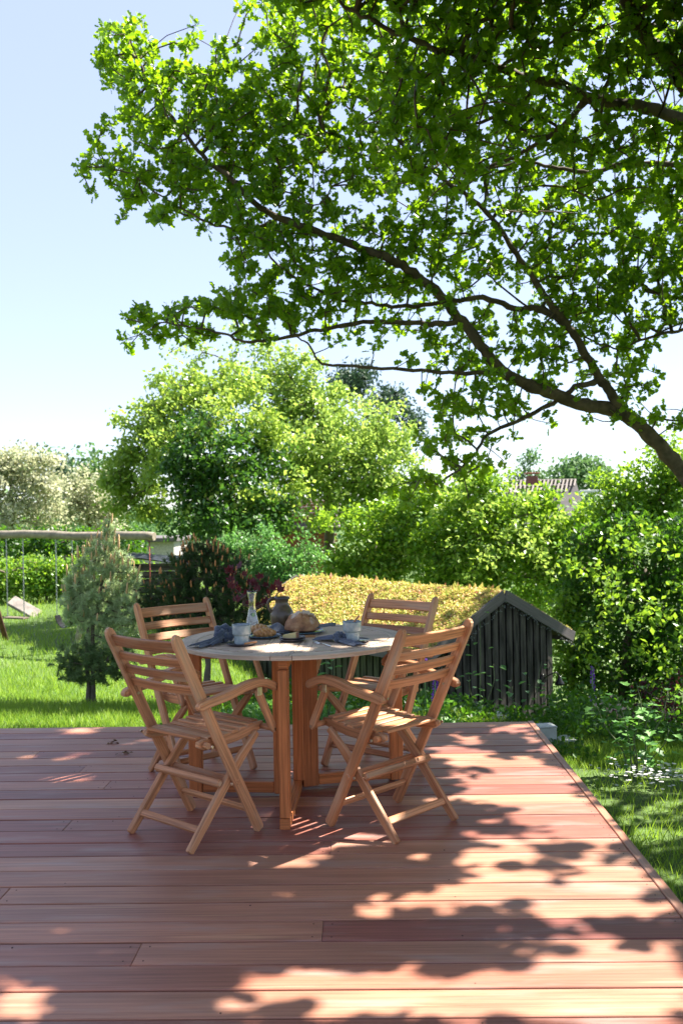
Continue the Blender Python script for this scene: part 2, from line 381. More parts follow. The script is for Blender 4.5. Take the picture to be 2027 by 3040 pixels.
# ------------------------------------------------------------------ terrain
SH_A = np.array([1.706, 11.0, 0.358]); SH_V = np.array([-.632, .775]); SH_G = np.array([.776, .631]); SH_L = 4.25
def sst(a, b, x):
    t = np.clip((x-a)/(b-a), 0, 1); return t*t*(3-2*t)
def gz(x, y):
    x = np.asarray(x, float); y = np.asarray(y, float)
    u = (x-.99)*SH_G[0]+(y-10.42)*SH_G[1]
    zl = -.33-.50*sst(6.0, 12.5, y)+.25*sst(18, 26, y)
    zr = -.30-1.5*sst(5.9, 9.0, y)
    wt = sst(-1.9, .1, u)*sst(-1.9, -.2, x)
    z = zl*(1-wt)+zr*wt
    z = z-1.6*sst(20, 45, y)*1.0
    return z+.025*np.sin(x*1.7+y*.9)+.02*np.sin(x*.6-y*1.3)
def patch(name, xs, ys, mat, f, **k):
    X, Y = np.meshgrid(xs, ys, indexing='ij'); Z = f(X, Y); co = np.stack([X, Y, Z], -1).reshape(-1, 3)
    n, m = len(xs), len(ys); i, j = np.meshgrid(np.arange(n-1), np.arange(m-1), indexing='ij'); a = (i*m+j).ravel()
    ff = np.stack([a, a+m, a+m+1, a+1], 1)
    return link(name, fast_mesh(name, co, ff, np.full(len(a), 4), True), mat, **k)
m, n, l, b, o = new_mat('ground_soil_grass')
geo = n.new('ShaderNodeNewGeometry')
t1 = noise(n, l, geo.outputs['Position'], .5, 4); t2 = noise(n, l, geo.outputs['Position'], 14, 5)
g1 = ramp(n, l, t1.outputs[0], [(.3, (.05, .09, .012)), (.5, (.07, .13, .018)), (.7, (.11, .16, .03))])
g2 = ramp(n, l, t2.outputs[0], [(.3, (.55, .55, .5)), (.7, (1.2, 1.2, 1.1))])
l.new(mix(n, l, g1.outputs[0], g2.outputs[0], 1, 'MULTIPLY'), b.inputs['Base Color']); b.inputs['Roughness'].default_value = .9
bump(n, l, t2.outputs[0], b, .8, .03); M['ground'] = m
xs = np.concatenate([np.linspace(-500, -40, 10), np.linspace(-30, -8, 23), np.linspace(-7.5, 7.5, 76), np.linspace(8, 30, 23), np.linspace(40, 500, 10)])
ys = np.concatenate([np.linspace(-200, -10, 6), np.linspace(-6, 4, 11), np.linspace(4.2, 16, 90), np.linspace(16.5, 50, 40), np.linspace(60, 900, 12)])
def gz_deck(x, y):
    return gz(x, y)-.25*((x < 1.0) & (y < 5.7))
patch('ground', xs, ys, M['ground'], gz_deck, kind='structure')

# ------------------------------------------------------------------ deck
deck = empty('deck', (0, 0, 0), label='reddish hardwood deck of wide boards with bevelled joints', kind='structure')
S_, Y0 = .1453, 5.6247
XR = 1.022
joints = {}
for px, py in ((957, 2762), (407, 2830), (982, 2516), (13, 2656), (317, 2332), (108, 2240), (255, 2275), (207, 2443)):
    q = onz(px, py, 0); r = int(math.floor((Y0-q[1])/S_))+1; joints.setdefault(r, []).append(float(q[0]))
rs = random.Random(3); holes = []
for r in range(0, 44):
    yc = Y0-S_*r+S_/2; cuts = sorted(joints.get(r, []))
    if r > 27: cuts = [rs.uniform(-3, .8)]
    if not cuts: cuts = [rs.uniform(-5.0, -3.6)]
    ends = [-6.2]+cuts+[XR]
    for a, c in zip(ends, ends[1:]):
        a2 = a+(.0004 if a > -6 else 0); c2 = c-(.0004 if c < XR else .0)
        dz = rs.uniform(-.0012, .0006)
        link('deck_board', sweep('deck_board', [(a2, yc, -.014+dz), ((a2+c2)/2, yc, -.014+dz+rs.uniform(-.0006, .0006)), (c2, yc, -.014+dz)], S_-.0085, .028, (0, 1, 0), .0022), M['deck'], deck)
        for e in (a2+.03, c2-.03):
            for s in (-1, 1): holes.append((e, yc+s*.045, dz))
    for jx in (-4.6, -3.9, -3.2, -2.5, -1.8, -1.1, -.4, .3):
        if rs.random() < .35: holes.append((jx+rs.uniform(-.01, .01), yc+rs.choice((-1, 1))*.045, 0))
sc = []
for x, y, z in holes: sc.append(lathe('screw', [(0, .0005), (.0026, .0004), (.003, -.001)], 8, c=(x, y, z+.0004)))
link('screw', join_meshes('screw', sc), M['darkhole'], deck, kind='stuff')
link('edge_trim', sweep('edge_trim', [(1.0425, -.7, -.055), (1.0425, 2.5, -.055), (1.0425, 5.775, -.055)], .036, .115, (1, 0, 0), .003), M['deck'], deck)
link('fascia_board', sweep('fascia_board', [(-6.2, 5.787, -.085), (1.02, 5.787, -.085)], .022, .14, (0, 1, 0), .003), M['deck'], deck)
for x in np.arange(-6, 1.0, .7):
    link('joist', sweep('joist', [(x, -.7, -.105), (x, 5.75, -.105)], .045, .145, (1, 0, 0), .003), M['bark2'], deck)

# ------------------------------------------------------------------ table
TC = np.array([-.326, 4.36]); TR = .536
tb = empty('round_table', (TC[0], TC[1], 0), R(-1.5), label='round slatted teak table laid for breakfast on the deck', cat='table')
# top: rim segments, centre strip, panel stiles, slats
def arc_seg(name, r0, r1, a0, a1, z0, z1, n=14, ch=.002):
    bm = bmesh.new(); uv = bm.loops.layers.uv.new('UVMap'); prev = None
    for i in range(n+1):
        a = a0+(a1-a0)*i/n; c, s = math.cos(a), math.sin(a)
        q = [(r1, z0+ch), (r1, z1-ch), (r1-ch, z1), (r0+ch, z1), (r0, z1-ch), (r0, z0)]
        vs = [bm.verts.new((r*c, r*s, z)) for r, z in q]; L = r1*(a-a0)
        if prev:
            for k in range(6):
                k2 = (k+1) % 6; f = bm.faces.new((prev[0][k], prev[0][k2], vs[k2], vs[k]))
                for lp, t in zip(f.loops, ((prev[1], k), (prev[1], k+1), (L, k+1), (L, k))): lp[uv].uv = (t[0], t[1]*.02)
        else: bm.faces.new(vs)
        prev = (vs, L)
    bm.faces.new(list(reversed(prev[0]))); bmesh.ops.recalc_face_normals(bm, faces=bm.faces)
    me = bpy.data.meshes.new(name); bm.to_mesh(me); bm.free(); return me
ZT = .74; TH = .021; sw2 = .046
for sgn in (0, 1):
    base = math.pi*sgn; aa = math.asin(sw2/TR)
    lo, hi = -math.pi/2+aa+.001, math.pi/2-aa-.001; cuts = np.linspace(lo, hi, 5)
    for a0, a1 in zip(cuts, cuts[1:]):
        link('rim_segment', arc_seg('rim_segment', TR-.082, TR, base+a0+.0012, base+a1-.0012, ZT-TH, ZT), M['teak_top'], tb)
ym = math.sqrt(TR**2-sw2**2)-.001
for y0, y1 in ((-ym, -.0012), (.0012, ym)):
    link('centre_board', sweep('centre_board', [(0, y0, ZT-TH/2), (0, y1, ZT-TH/2)], sw2*2-.002, TH, (1, 0, 0), .0015), M['teak_top'], tb)
ri = TR-.083
for sx in (-1, 1):
    xa = sw2+.001; xb = sw2+.061; yy = math.sqrt(ri**2-xb**2)-.001
    link('stile', sweep('stile', [(sx*(xa+xb)/2, -yy, ZT-TH/2), (sx*(xa+xb)/2, yy, ZT-TH/2)], xb-xa-.001, TH, (1, 0, 0), .0015), M['teak_top'], tb)
    yv = -yy+.016
    while yv < yy-.01:
        xe = math.sqrt(max(0, ri**2-max(abs(yv-.0095), abs(yv+.0095))**2))-.001
        if xe > xb+.02:
            link('slat', sweep('slat', [(sx*(xb+.0005), yv, ZT-.007), (sx*xe, yv, ZT-.007)], .0205, .014, (0, 1, 0), .0012), M['teak_top'], tb)
        yv += .0262
    for r_ in (.2, .34):
        yb = math.sqrt(ri**2-r_**2)
        link('batten', sweep('batten', [(sx*r_, -yb, ZT-.0285), (sx*r_, yb, ZT-.0285)], .035, .0145, (1, 0, 0), .002), M['teak_table'], tb)
# frame (table-local metres)
def tbar(name, a, c, wd, ht, side): return link(name, sweep(name, [a, c], wd, ht, side, .003), M['teak_table'], tb)
tbar('foot_beam', (.0, -.50, .0225), (.0, .50, .0225), .044, .045, (1, 0, 0))
tbar('top_beam', (.0, -.47, .695), (.0, .47, .695), .044, .045, (1, 0, 0))
tbar('post', (.0, -.462, .046), (.0, -.462, .672), .0435, .062, (1, 0, 0))
tbar('post', (.0, .462, .046), (.0, .462, .672), .0435, .062, (1, 0, 0))
tbar('post', (.008, .07, .046), (.008, .07, .672), .05, .05, (1, 0, 0))
def gate(ax, ay, bx, by):
    d = np.array([bx-ax, by-ay]); d = d/np.linalg.norm(d)
    s = (d[0], d[1], 0)
    tbar('gate_post', (ax, ay, .012), (ax, ay, .672), .075, .035, s)
    tbar('gate_leg', (bx, by, .008), (bx, by, .715), .062, .04, s)
    for z in (.041, .675):
        tbar('gate_rail', (ax+d[0]*.039, ay+d[1]*.039, z), (bx-d[0]*.033, by-d[1]*.033, z), .03, .05, (-d[1], d[0], 0))
gate(-.062, -.03, -.475, -.008); gate(.062, .088, .478, .205)

# ------------------------------------------------------------------ chairs
def make_chair(sag):
    t = empty('folding_armchair')
    def B(name, pts, wd, ht, side=(1, 0, 0), ch=.004, tap=None, sm=False, par=None):
        return link(name, sweep(name, pts, wd, ht, side, ch, tap, sm), M['teak'], par or t)
    FT, TP = np.array([.178, 0.0]), np.array([-.262, .868])       # y,z of post foot and top
    def post(s): return FT[0]+(TP[0]-FT[0])*s, FT[1]+(TP[1]-FT[1])*s
    for sx in (-1, 1):
        P = []; tp = []
        for s_, th in ((.0, .82), (.012, 1.0), (.5, 1), (.955, 1), (.975, .92), (.99, .72), (1.0, .42)):
            y, z = post(s_); bow = -.012*math.sin(math.pi*s_)
            P.append((sx*.214, y+bow*.6, z+.003)); tp.append((1, th))
        back = B('back_post', P, .0225, .046, tap=tp)
        # inner leg
        P = [(sx*.1885, .195, .408), (sx*.1885, .10, .322), (sx*.1885, .02, .238), (sx*.1885, -.10, .10), (sx*.1885, -.186, .003)]
        B('leg', P, .0225, .040, tap=[(1, .7), (1, 1), (1, 1), (1, 1), (1, .85)])
        # seat side rail: slightly dished
        P = [(sx*.165, -.118, .413), (sx*.165, -.09, .409), (sx*.165, 0, .402), (sx*.165, .1, .408), (sx*.165, .2, .424), (sx*.165, .252, .430)]
        B('seat_rail', P, .0225, .042, tap=[(1, .55), (1, .95), (1, 1), (1, 1), (1, 1), (1, .7)])
        # seat pivots
        for (yy, zz, x0, x1) in ((-.088, .407, .176, .203), (.238, .424, .176, .232)):
            link('dowel', tube('dowel', [(sx*x0, yy, zz), (sx*x1, yy, zz)], .013, 14), M['teak'], t)
        # armrest outside the post, curved
        P = bez([(sx*.239, -.175, .577), (sx*.241, -.13, .589), (sx*.247, -.02, .606), (sx*.252, .07, .628), (sx*.252, .15, .633), (sx*.250, .21, .617), (sx*.248, .262, .590)], 4)
        n = len(P); tp = [(1, .55)]+[(.85, .9)]+[(1+.35*min(1, i/(n*.4)), 1) for i in range(2, n-2)]+[(1.2, .9), (.9, .5)]
        B('armrest', P, .030, .034, tap=tp, sm=False)
        B('arm_strut', [(sx*.2455, .148, .600), (sx*.2455, .155, .585), (sx*.2455, .235, .430), (sx*.2455, .245, .408)], .020, .034, tap=[(1, .6), (1, 1), (1, 1), (1, .55)])
        link('bracket', sweep('bracket', [(sx*.2575, .150, .612), (sx*.2575, .150, .578)], .003, .026, (1, 0, 0), .0008), M['metal'], t)
        sk = []
        for (yy, zz, x) in ((post(.668)[0]-.004, post(.668)[1], .2555), (-.088, .407, .2265), (.013, .236, .2265), (.240, .420, .2565), (.150, .588, .2600), (post(.668)[0]-.004, post(.668)[1], .2020)):
            sk.append(tube('screw', [(sx*(x-.002), yy, zz), (sx*(x+.0015), yy, zz)], .0062, 12))
        link('screw', join_meshes('screw', sk), M['metal'], t)
    # curved back slats
    for s_, h in ((.945, .052), (.868, .040), (.800, .042), (.732, .044)):
        y, z = post(s_); P = []
        for i in range(9):
            x = -.204+.408*i/8; P.append((x, y-.020*(1-(x/.204)**2)*sag+.004, z))
        tx = FT-TP; tx = tx/np.linalg.norm(tx)
        bm_side = (0, tx[0], tx[1])
        B('back_slat', P, h, .013, side=bm_side, ch=.003)
    # seat slats, across
    ys = np.linspace(-.098, .222, 8)
    for i, y in enumerate(ys):
        z = .402+.027*max(0, (y-.0)/.25)**1.3+.012*max(0, -y/.1)**1.2+.0225
        hx = .176 if 0 < i < 7 else .1535
        zz = z-(.0015 if 0 < i < 7 else .004)
        B('seat_slat', [(-hx, y, zz), (hx, y, zz)], .034, .012, side=(0, 1, 0), ch=.003)
    # cross rails either side of the crossing
    B('cross_rail', [(-.2035, -.030, .243), (.2035, -.030, .243)], .028, .030, side=(0, .78, -.62), ch=.006)
    B('cross_rail', [(-.228, .052, .235), (.228, .052, .235)], .028, .026, side=(0, .78, .62), ch=.006)
    B('stretcher', [(-.178, -.128, .076), (.178, -.128, .076)], .030, .018, side=(0, .6, .8), ch=.004)
    B('stretcher', [(-.2035, .118, .105), (.2035, .118, .105)], .030, .018, side=(0, .6, -.8), ch=.004)
    return t
ch0 = make_chair(1.0)
GR = 'folding teak armchairs round the table'
specs = [((-.725, 3.864), 51, 'teak folding armchair at the near left of the table, seat in full shade'),
         ((.123, 3.946), 136, 'teak folding armchair at the near right, its back in front of the black shed'),
         ((-.851, 4.76), -47.8, 'teak folding armchair at the far left, back in front of the dark pine bush'),
         ((.066, 4.827), 232, 'teak folding armchair at the far right, back in front of the sedum roof')]
for i, ((x, y), a, lab) in enumerate(specs):
    c = ch0 if i == 0 else copy_tree(ch0)
    c.location = (x, y, 0.0); c.rotation_euler = (0, 0, R(a-90)); tag(c, lab, 'chair', GR)

# ------------------------------------------------------------------ tableware
def glaze(name, c1, c2, rough=.22, edge=None, ns=45):
    m, n, l, b, o = new_mat(name); tc = n.new('ShaderNodeTexCoord')
    t = noise(n, l, tc.outputs['Object'], ns, 6, .7); t2 = noise(n, l, tc.outputs['Object'], ns*.25, 3)
    r = ramp(n, l, t.outputs[0], [(.32, c1), (.68, c2)]); r2 = ramp(n, l, t2.outputs[0], [(.3, (.75, .75, .78)), (.7, (1.15, 1.15, 1.12))])
    l.new(mix(n, l, r.outputs[0], r2.outputs[0], 1, 'MULTIPLY'), b.inputs['Base Color']); b.inputs['Roughness'].default_value = rough; b.inputs['Coat Weight'].default_value = .3
    bump(n, l, t2.outputs[0], b, .15, .002); return m
M['mug'] = glaze('mug_glaze', (.26, .33, .36), (.42, .48, .50)); M['mug_rim'] = glaze('mug_rim', (.12, .16, .2), (.2, .25, .28))
M['plate_dark'] = glaze('dark_plate', (.02, .02, .028), (.055, .05, .06), .28); M['plate_blue'] = glaze('blue_plate', (.02, .06, .10), (.05, .11, .16), .25)
M['pitcher'] = glaze('clay', (.055, .036, .02), (.13, .09, .05), .45, ns=30)
m, n, l, b, o = new_mat('clear_glass'); b.inputs['Transmission Weight'].default_value = 1; b.inputs['Roughness'].default_value = .0; b.inputs['IOR'].default_value = 1.45; b.inputs['Base Color'].default_value = (.96, 1, .98, 1); M['glass'] = m
m, n, l, b, o = new_mat('water'); b.inputs['Transmission Weight'].default_value = 1; b.inputs['Roughness'].default_value = .0; b.inputs['IOR'].default_value = 1.33; b.inputs['Base Color'].default_value = (.98, 1, 1, 1); M['water'] = m
m, n, l, b, o = new_mat('linen'); tc = n.new('ShaderNodeTexCoord'); t = noise(n, l, tc.outputs['Object'], 60, 4); r = ramp(n, l, t.outputs[0], [(.3, (.035, .05, .085)), (.7, (.075, .095, .145))])
l.new(r.outputs[0], b.inputs['Base Color']); b.inputs['Roughness'].default_value = .9; b.inputs['Sheen Weight'].default_value = .4; t2 = noise(n, l, tc.outputs['Object'], 900, 2); bump(n, l, t2.outputs[0], b, .3, .001); M['linen'] = m
M['steel'] = plain('steel', (.6, .6, .6), .22, 1); M['spoonwood'] = plain('olive_wood', (.35, .16, .06), .5, ns=30)
ZTOP = .7401
def mug(x, y, z, label):
    t = empty('mug', (x, y, z), label=label, cat='mug', group='grey blue stoneware mugs')
    pr = [(0, 0), (.031, 0), (.0335, .002), (.0345, .006), (.0345, .036), (.0355, .040), (.0405, .044), (.0425, .048), (.0425, .080), (.043, .086), (.0415, .088), (.040, .086), (.039, .05), (.031, .042), (.0305, .008), (0, .006)]
    link('body', lathe('body', pr, 48), M['mug'], t); link('rim', lathe('rim', [(.0431, .084), (.0436, .0872), (.0416, .0894), (.0394, .0872), (.0396, .084)], 48), M['mug_rim'], t); return t
def plate(name, x, y, z, r, h, mat, label, cat='plate', group=None):
    pr = [(0, 0), (r*.72, 0), (r*.78, .002), (r*.96, h*.75), (r, h), (r*.985, h+.002), (r*.95, h*.9), (r*.78, .0065), (0, .005)]
    return link(name, lathe(name, pr, 56, c=(0, 0, 0)), mat, label=label, cat=cat, group=group)
def putp(o, x, y, z): o.location = (x, y, z); return o
s1 = putp(plate('saucer', 0, 0, 0, .067, .010, M['plate_dark'], 'dark saucer under the left mug'), -.546, 4.150, ZTOP)
s2 = putp(plate('saucer', 0, 0, 0, .067, .010, M['plate_dark'], 'dark saucer under the right mug'), -.030, 4.205, ZTOP)
mug(-.546, 4.158, ZTOP+.0055, 'grey blue stoneware mug on a dark saucer, left side of the table')
mug(-.046, 4.212, ZTOP+.0055, 'grey blue stoneware mug with a wooden spoon in it, right side of the table')
sp = link('wooden_spoon', tube('wooden_spoon', bez([(-.055, 4.215, .80), (-.035, 4.213, .83), (-.012, 4.211, .860)], 5), [.0055]*6+[.004]*5, 8), M['spoonwood'], label='small wooden spoon standing in the right mug', cat='spoon')
link('wooden_knife', sweep('wooden_knife', [(-.527, 4.098, ZTOP+.0135), (-.490, 4.118, ZTOP+.0165), (-.474, 4.127, ZTOP+.0175)], .008, .004, (0, 0, 1), .001), M['spoonwood'], label='small pale wooden butter stick on the left saucer', cat='butter knife')
putp(plate('small_plate', 0, 0, 0, .062, .011, M['plate_dark'], 'lower of the two stacked small dark plates in the middle', group='two stacked small dark plates'), -.323, 4.255, ZTOP)
putp(plate('small_plate', 0, 0, 0, .061, .011, M['plate_dark'], 'upper small dark plate carrying the cheese', group='two stacked small dark plates'), -.323, 4.257, ZTOP+.0092)
putp(plate('blue_plate', 0, 0, 0, .092, .012, M['plate_blue'], 'deep blue plate under the pastries'), -.478, 4.395, ZTOP)
putp(plate('blue_plate', 0, 0, 0, .118, .013, M['plate_blue'], 'large deep blue plate under the round loaf'), -.300, 4.530, ZTOP)
# cheese
ck = empty('cheese', (-.331, 4.262, ZTOP+.0148), R(-8), label='wedge of pale yellow cheese on the stacked small plates', cat='cheese')
bm = bmesh.new(); vv = [bm.verts.new(p) for p in ((-.036, -.012, 0), (.028, -.016, 0), (.028, .022, 0), (-.036, .004, 0), (-.036, -.012, .014), (.028, -.016, .026), (.028, .022, .026), (-.036, .004, .014))]
for f in ((0, 3, 2, 1), (4, 5, 6, 7), (0, 1, 5, 4), (1, 2, 6, 5), (2, 3, 7, 6), (3, 0, 4, 7)): bm.faces.new([vv[i] for i in f])
bmesh.ops.bevel(bm, geom=bm.edges, offset=.0015, segments=2, affect='EDGES'); me = bpy.data.meshes.new('paste'); bm.to_mesh(me); bm.free()
link('paste', me, plain('cheese_paste', (.60, .50, .22), .5, ns=40, amt=.12), ck)
link('rind', box('rind', (.031, .003, .0135), (.0055, .042, .029), .0012), plain('cheese_rind', (.25, .12, .07), .8, ns=60), ck)
# loaf
def blob(name, nu, nv, fn, smooth=True):
    co = []; ff = []
    for i in range(nu+1):
        for j in range(nv):
            co.append(fn(math.pi*i/nu, 2*math.pi*j/nv))
    for i in range(nu):
        for j in range(nv): ff.append([i*nv+j, i*nv+(j+1) % nv, (i+1)*nv+(j+1) % nv, (i+1)*nv+j])
    return fast_mesh(name, co, np.array(ff), np.full(len(ff), 4), smooth)
cuts = [((-.35, -.2), (.5, -.05)), ((-.15, -.6), (.05, .55)), ((.25, -.55), (.6, .3)), ((-.6, .1), (.1, .45))]
def loaf(th, ph):
    x, y, z = math.sin(th)*math.cos(ph), math.sin(th)*math.sin(ph), math.cos(th)
    r = 1+.03*math.sin(3*ph+1)+.02*math.sin(5*ph)
    h = .0
    if z > .1:
        for (a, c) in cuts:
            ax, ay = a; bx, by = c; tt = max(0, min(1, ((x-ax)*(bx-ax)+(y-ay)*(by-ay))/((bx-ax)**2+(by-ay)**2)))
            d = math.hypot(x-ax-(bx-ax)*tt, y-ay-(by-ay)*tt); h += -.055*math.exp(-(d/.055)**2)+.045*math.exp(-((d-.13)/.06)**2)
    k = r+h
    zz = z*.082*k if z > 0 else z*.016
    return (x*.088*k, y*.085*k, zz+.016)
m, n, l, b, o = new_mat('crust'); tc = n.new('ShaderNodeTexCoord'); t = noise(n, l, tc.outputs['Object'], 22, 6, .7); t2 = noise(n, l, tc.outputs['Object'], 9, 3, .6)
r1 = ramp(n, l, t.outputs[0], [(.3, (.11, .045, .02)), (.5, (.30, .14, .06)), (.72, (.46, .27, .13))])
sx_ = n.new('ShaderNodeSeparateXYZ'); l.new(tc.outputs['Object'], sx_.inputs[0])
md = n.new('ShaderNodeMath'); md.operation = 'MULTIPLY_ADD'; l.new(sx_.outputs[2], md.inputs[0]); md.inputs[1].default_value = 5; l.new(t2.outputs[0], md.inputs[2])
r2 = ramp(n, l, md.outputs[0], [(.86, (0, 0, 0)), (.95, (.85, .85, .85))])
l.new(mix(n, l, r1.outputs[0], (.55, .46, .38), r2.outputs[0]), b.inputs['Base Color']); b.inputs['Roughness'].default_value = .7; bump(n, l, t.outputs[0], b, .5, .004); M['crust'] = m
lf = link('bread_loaf', blob('bread_loaf', 60, 110, loaf), M['crust'], label='round scored crusty loaf dusted with flour on the large blue plate', cat='bread')
lf.location = (-.294, 4.535, ZTOP+.006); lf.rotation_euler = (0, 0, R(20))
# pastries: three strands twisted
m, n, l, b, o = new_mat('pastry'); tc = n.new('ShaderNodeTexCoord'); t = noise(n, l, tc.outputs['Object'], 55, 5, .7)
r1 = ramp(n, l, t.outputs[0], [(.3, (.17, .06, .018)), (.5, (.42, .2, .065)), (.72, (.62, .4, .18))]); l.new(r1.outputs[0], b.inputs['Base Color']); b.inputs['Roughness'].default_value = .4; bump(n, l, t.outputs[0], b, .3, .002); M['pastry'] = m
def pastry(loc, rz, label, L=.105):
    t = empty('pastry', loc, R(rz), label=label, cat='pastry', group='twisted pastries on the blue plate')
    for k in range(3):
        P = []; rr = []
        for i in range(25):
            s = i/24; a = 2*math.pi*(s*1.7+k/3); w_ = .017*math.sin(math.pi*min(1, max(0, s*.9+.05)))
            P.append(((s-.5)*L, w_*math.cos(a)+.012*math.sin(math.pi*s), .022+w_*.8*math.sin(a))); rr.append(.0055+.0095*math.sin(math.pi*s)**.7)
        link('strand', tube('strand', P, rr, 10, wob=.05, seed=k), M['pastry'], t)
    return t
pastry((-.462, 4.352, ZTOP+.004), 10, 'twisted golden pastry at the front of the blue plate')
pastry((-.497, 4.425, ZTOP+.012), -32, 'twisted golden pastry at the back of the blue plate, next to the carafe', .11)
# carafe
cf = empty('carafe', (-.537, 4.50, ZTOP), label='clear glass carafe half full of water', cat='carafe')
outer = [(0, 0), (.034, 0), (.039, .003), (.040, .010), (.0385, .03), (.031, .07), (.0215, .105), (.0165, .135), (.0158, .155), (.0175, .175), (.0215, .200), (.0228, .208), (.0228, .214)]
inner = [(.0212, .214), (.0200, .205), (.016, .176), (.0143, .155), (.0150, .135), (.0200, .105), (.0295, .07), (.037, .03), (.0385, .012), (.036, .006), (0, .005)]
link('glass_body', lathe('glass_body', outer+inner, 48), M['glass'], cf)
link('water', lathe('water', [(0, .0055), (.0355, .0065), (.0380, .012), (.0366, .03), (.0291, .07), (.0196, .105), (.0166, .122), (0, .122)], 48), M['water'], cf)
link('rim', lathe('rim', [(.0229, .205), (.0238, .208), (.0238, .213), (.0229, .216), (.0225, .210)], 40), M['glass'], cf)
# pitcher
pt = empty('pitcher', (-.405, 4.665, ZTOP), label='brown glazed clay pitcher with a side handle behind the loaf', cat='pitcher')
pr = [(0, 0), (.036, 0), (.042, .004), (.052, .025), (.060, .055), (.0605, .075), (.055, .098), (.042, .118), (.034, .128), (.0325, .140), (.0345, .155), (.038, .160), (.0395, .164), (.0375, .167), (.034, .163), (.0295, .150), (.0295, .130), (.05, .1), (.056, .07), (.04, .01), (0, .008)]
link('body', lathe('body', pr, 56), M['pitcher'], pt)
link('band', lathe('band', [(.0388, .158), (.0405, .163), (.0388, .168), (.0362, .1665)], 48), M['plate_dark'], pt)
link('handle', tube('handle', bez([(-.033, -.004, .158), (-.052, -.010, .160), (-.068, -.014, .142), (-.066, -.014, .115), (-.054, -.010, .092)], 6), .0065, 10, flat=1.5), M['pitcher'], pt)
# napkins
def cloth(name, fn, nu, nv, mat, th=.0018, **k):
    co = np.array([fn(i/nu, j/nv) for i in range(nu+1) for j in range(nv+1)]); a = np.array([i*(nv+1)+j for i in range(nu) for j in range(nv)])
    ff = np.stack([a, a+nv+1, a+nv+2, a+1], 1); o = link(name, fast_mesh(name, co, ff, np.full(len(a), 4), True), mat, **k)
    md = o.modifiers.new('thick', 'SOLIDIFY'); md.thickness = th; return o
def wing(p0, p1, w0, w1, hz, seed, folds=3.5, curl=.0):
    p0 = np.array(p0); p1 = np.array(p1); d = p1-p0; s = np.array([-d[1], d[0], 0]); s = s/np.linalg.norm(s); rs = random.Random(seed); ph = rs.uniform(0, 6)
    def fn(u, v):
        wd = w0+(w1-w0)*u**.7; c = (v-.5)*wd*(1+.12*math.sin(5*u+ph))
        z = hz*(1-.55*u)*(math.sin(math.pi*v)**.5)*(.75+.25*math.cos(folds*2*math.pi*v+2*u+ph))+.002+.004*abs(math.sin(folds*math.pi*v*2+ph))
        q = p0+d*(u+.05*math.sin(folds*6*v+ph)*u)+s*c; return (q[0], q[1], p0[2]*(1-u)+p1[2]*u+z)
    return fn
def napkin(parts, knot, label):
    t = empty('napkin', (knot[0][0], knot[0][1], ZTOP), label=label, cat='napkin', group='knotted blue linen napkins')
    def loc(f): return lambda u, v: tuple(np.array(f(u, v))-np.array([knot[0][0], knot[0][1], ZTOP]))
    for i, a in enumerate(parts): cloth('fold', loc(wing(*a)), 26, 30, M['linen'], parent=t)
    kc = np.array(knot[0])-np.array([knot[0][0], knot[0][1], ZTOP])
    for (off, r, rad, tilt, rz) in knot[1]:
        P = []
        for i in range(28):
            a = 2*math.pi*i/28; v = Vector((r[0]*math.cos(a), r[1]*math.sin(a), 0)); v.rotate(Euler((tilt, 0, rz))); P.append(Vector(kc)+Vector(off)+v)
        link('loop', tube('loop', P, [rad*(1+.25*math.sin(i*1.3)) for i in range(28)], 12, closed=True, wob=.14, seed=int(rad*1e4)), M['linen'], t)
    return t
Z = ZTOP
napkin([((-.655, 4.225, Z+.004), (-.748, 4.085, Z), .035, .085, .028, 1), ((-.63, 4.25, Z+.03), (-.70, 4.12, Z), .03, .05, .03, 5)],
       ((-.640, 4.255, Z+.034), [((0, 0, .012), (.034, .022), .017, R(62), R(20)), ((.016, .0, .0), (.026, .018), .017, R(25), R(60)), ((-.012, -.01, -.008), (.024, .02), .015, R(100), R(-30))]),
       'blue linen napkin knotted in a tall loop beside the left mug')
napkin([((-.105, 4.185, Z+.006), (-.012, 4.075, Z), .028, .075, .016, 2), ((-.12, 4.20, Z+.010), (-.215, 4.262, Z), .035, .055, .024, 3), ((-.115, 4.215, Z+.012), (-.185, 4.30, Z), .03, .06, .022, 9)],
       ((-.110, 4.190, Z+.020), [((0, 0, .004), (.017, .013), .013, R(80), R(70)), ((.012, .006, .004), (.018, .012), .012, R(60), R(10))]),
       'blue linen napkin tied in a low knot beside the right mug')
def drape(u, v):
    x = -.455+.135*u; y = 4.60-.135*v*(1-.35*u)-.02*u
    return (x, y, ZTOP+.016+.012*math.sin(5*u+3*v)*math.sin(math.pi*v)+.026*math.exp(-((u-.3)/.25)**2-((v-.35)/.3)**2))
cloth('napkin', drape, 30, 24, M['linen'], label='blue linen cloth lying under the loaf, left edge of the large plate', cat='napkin')
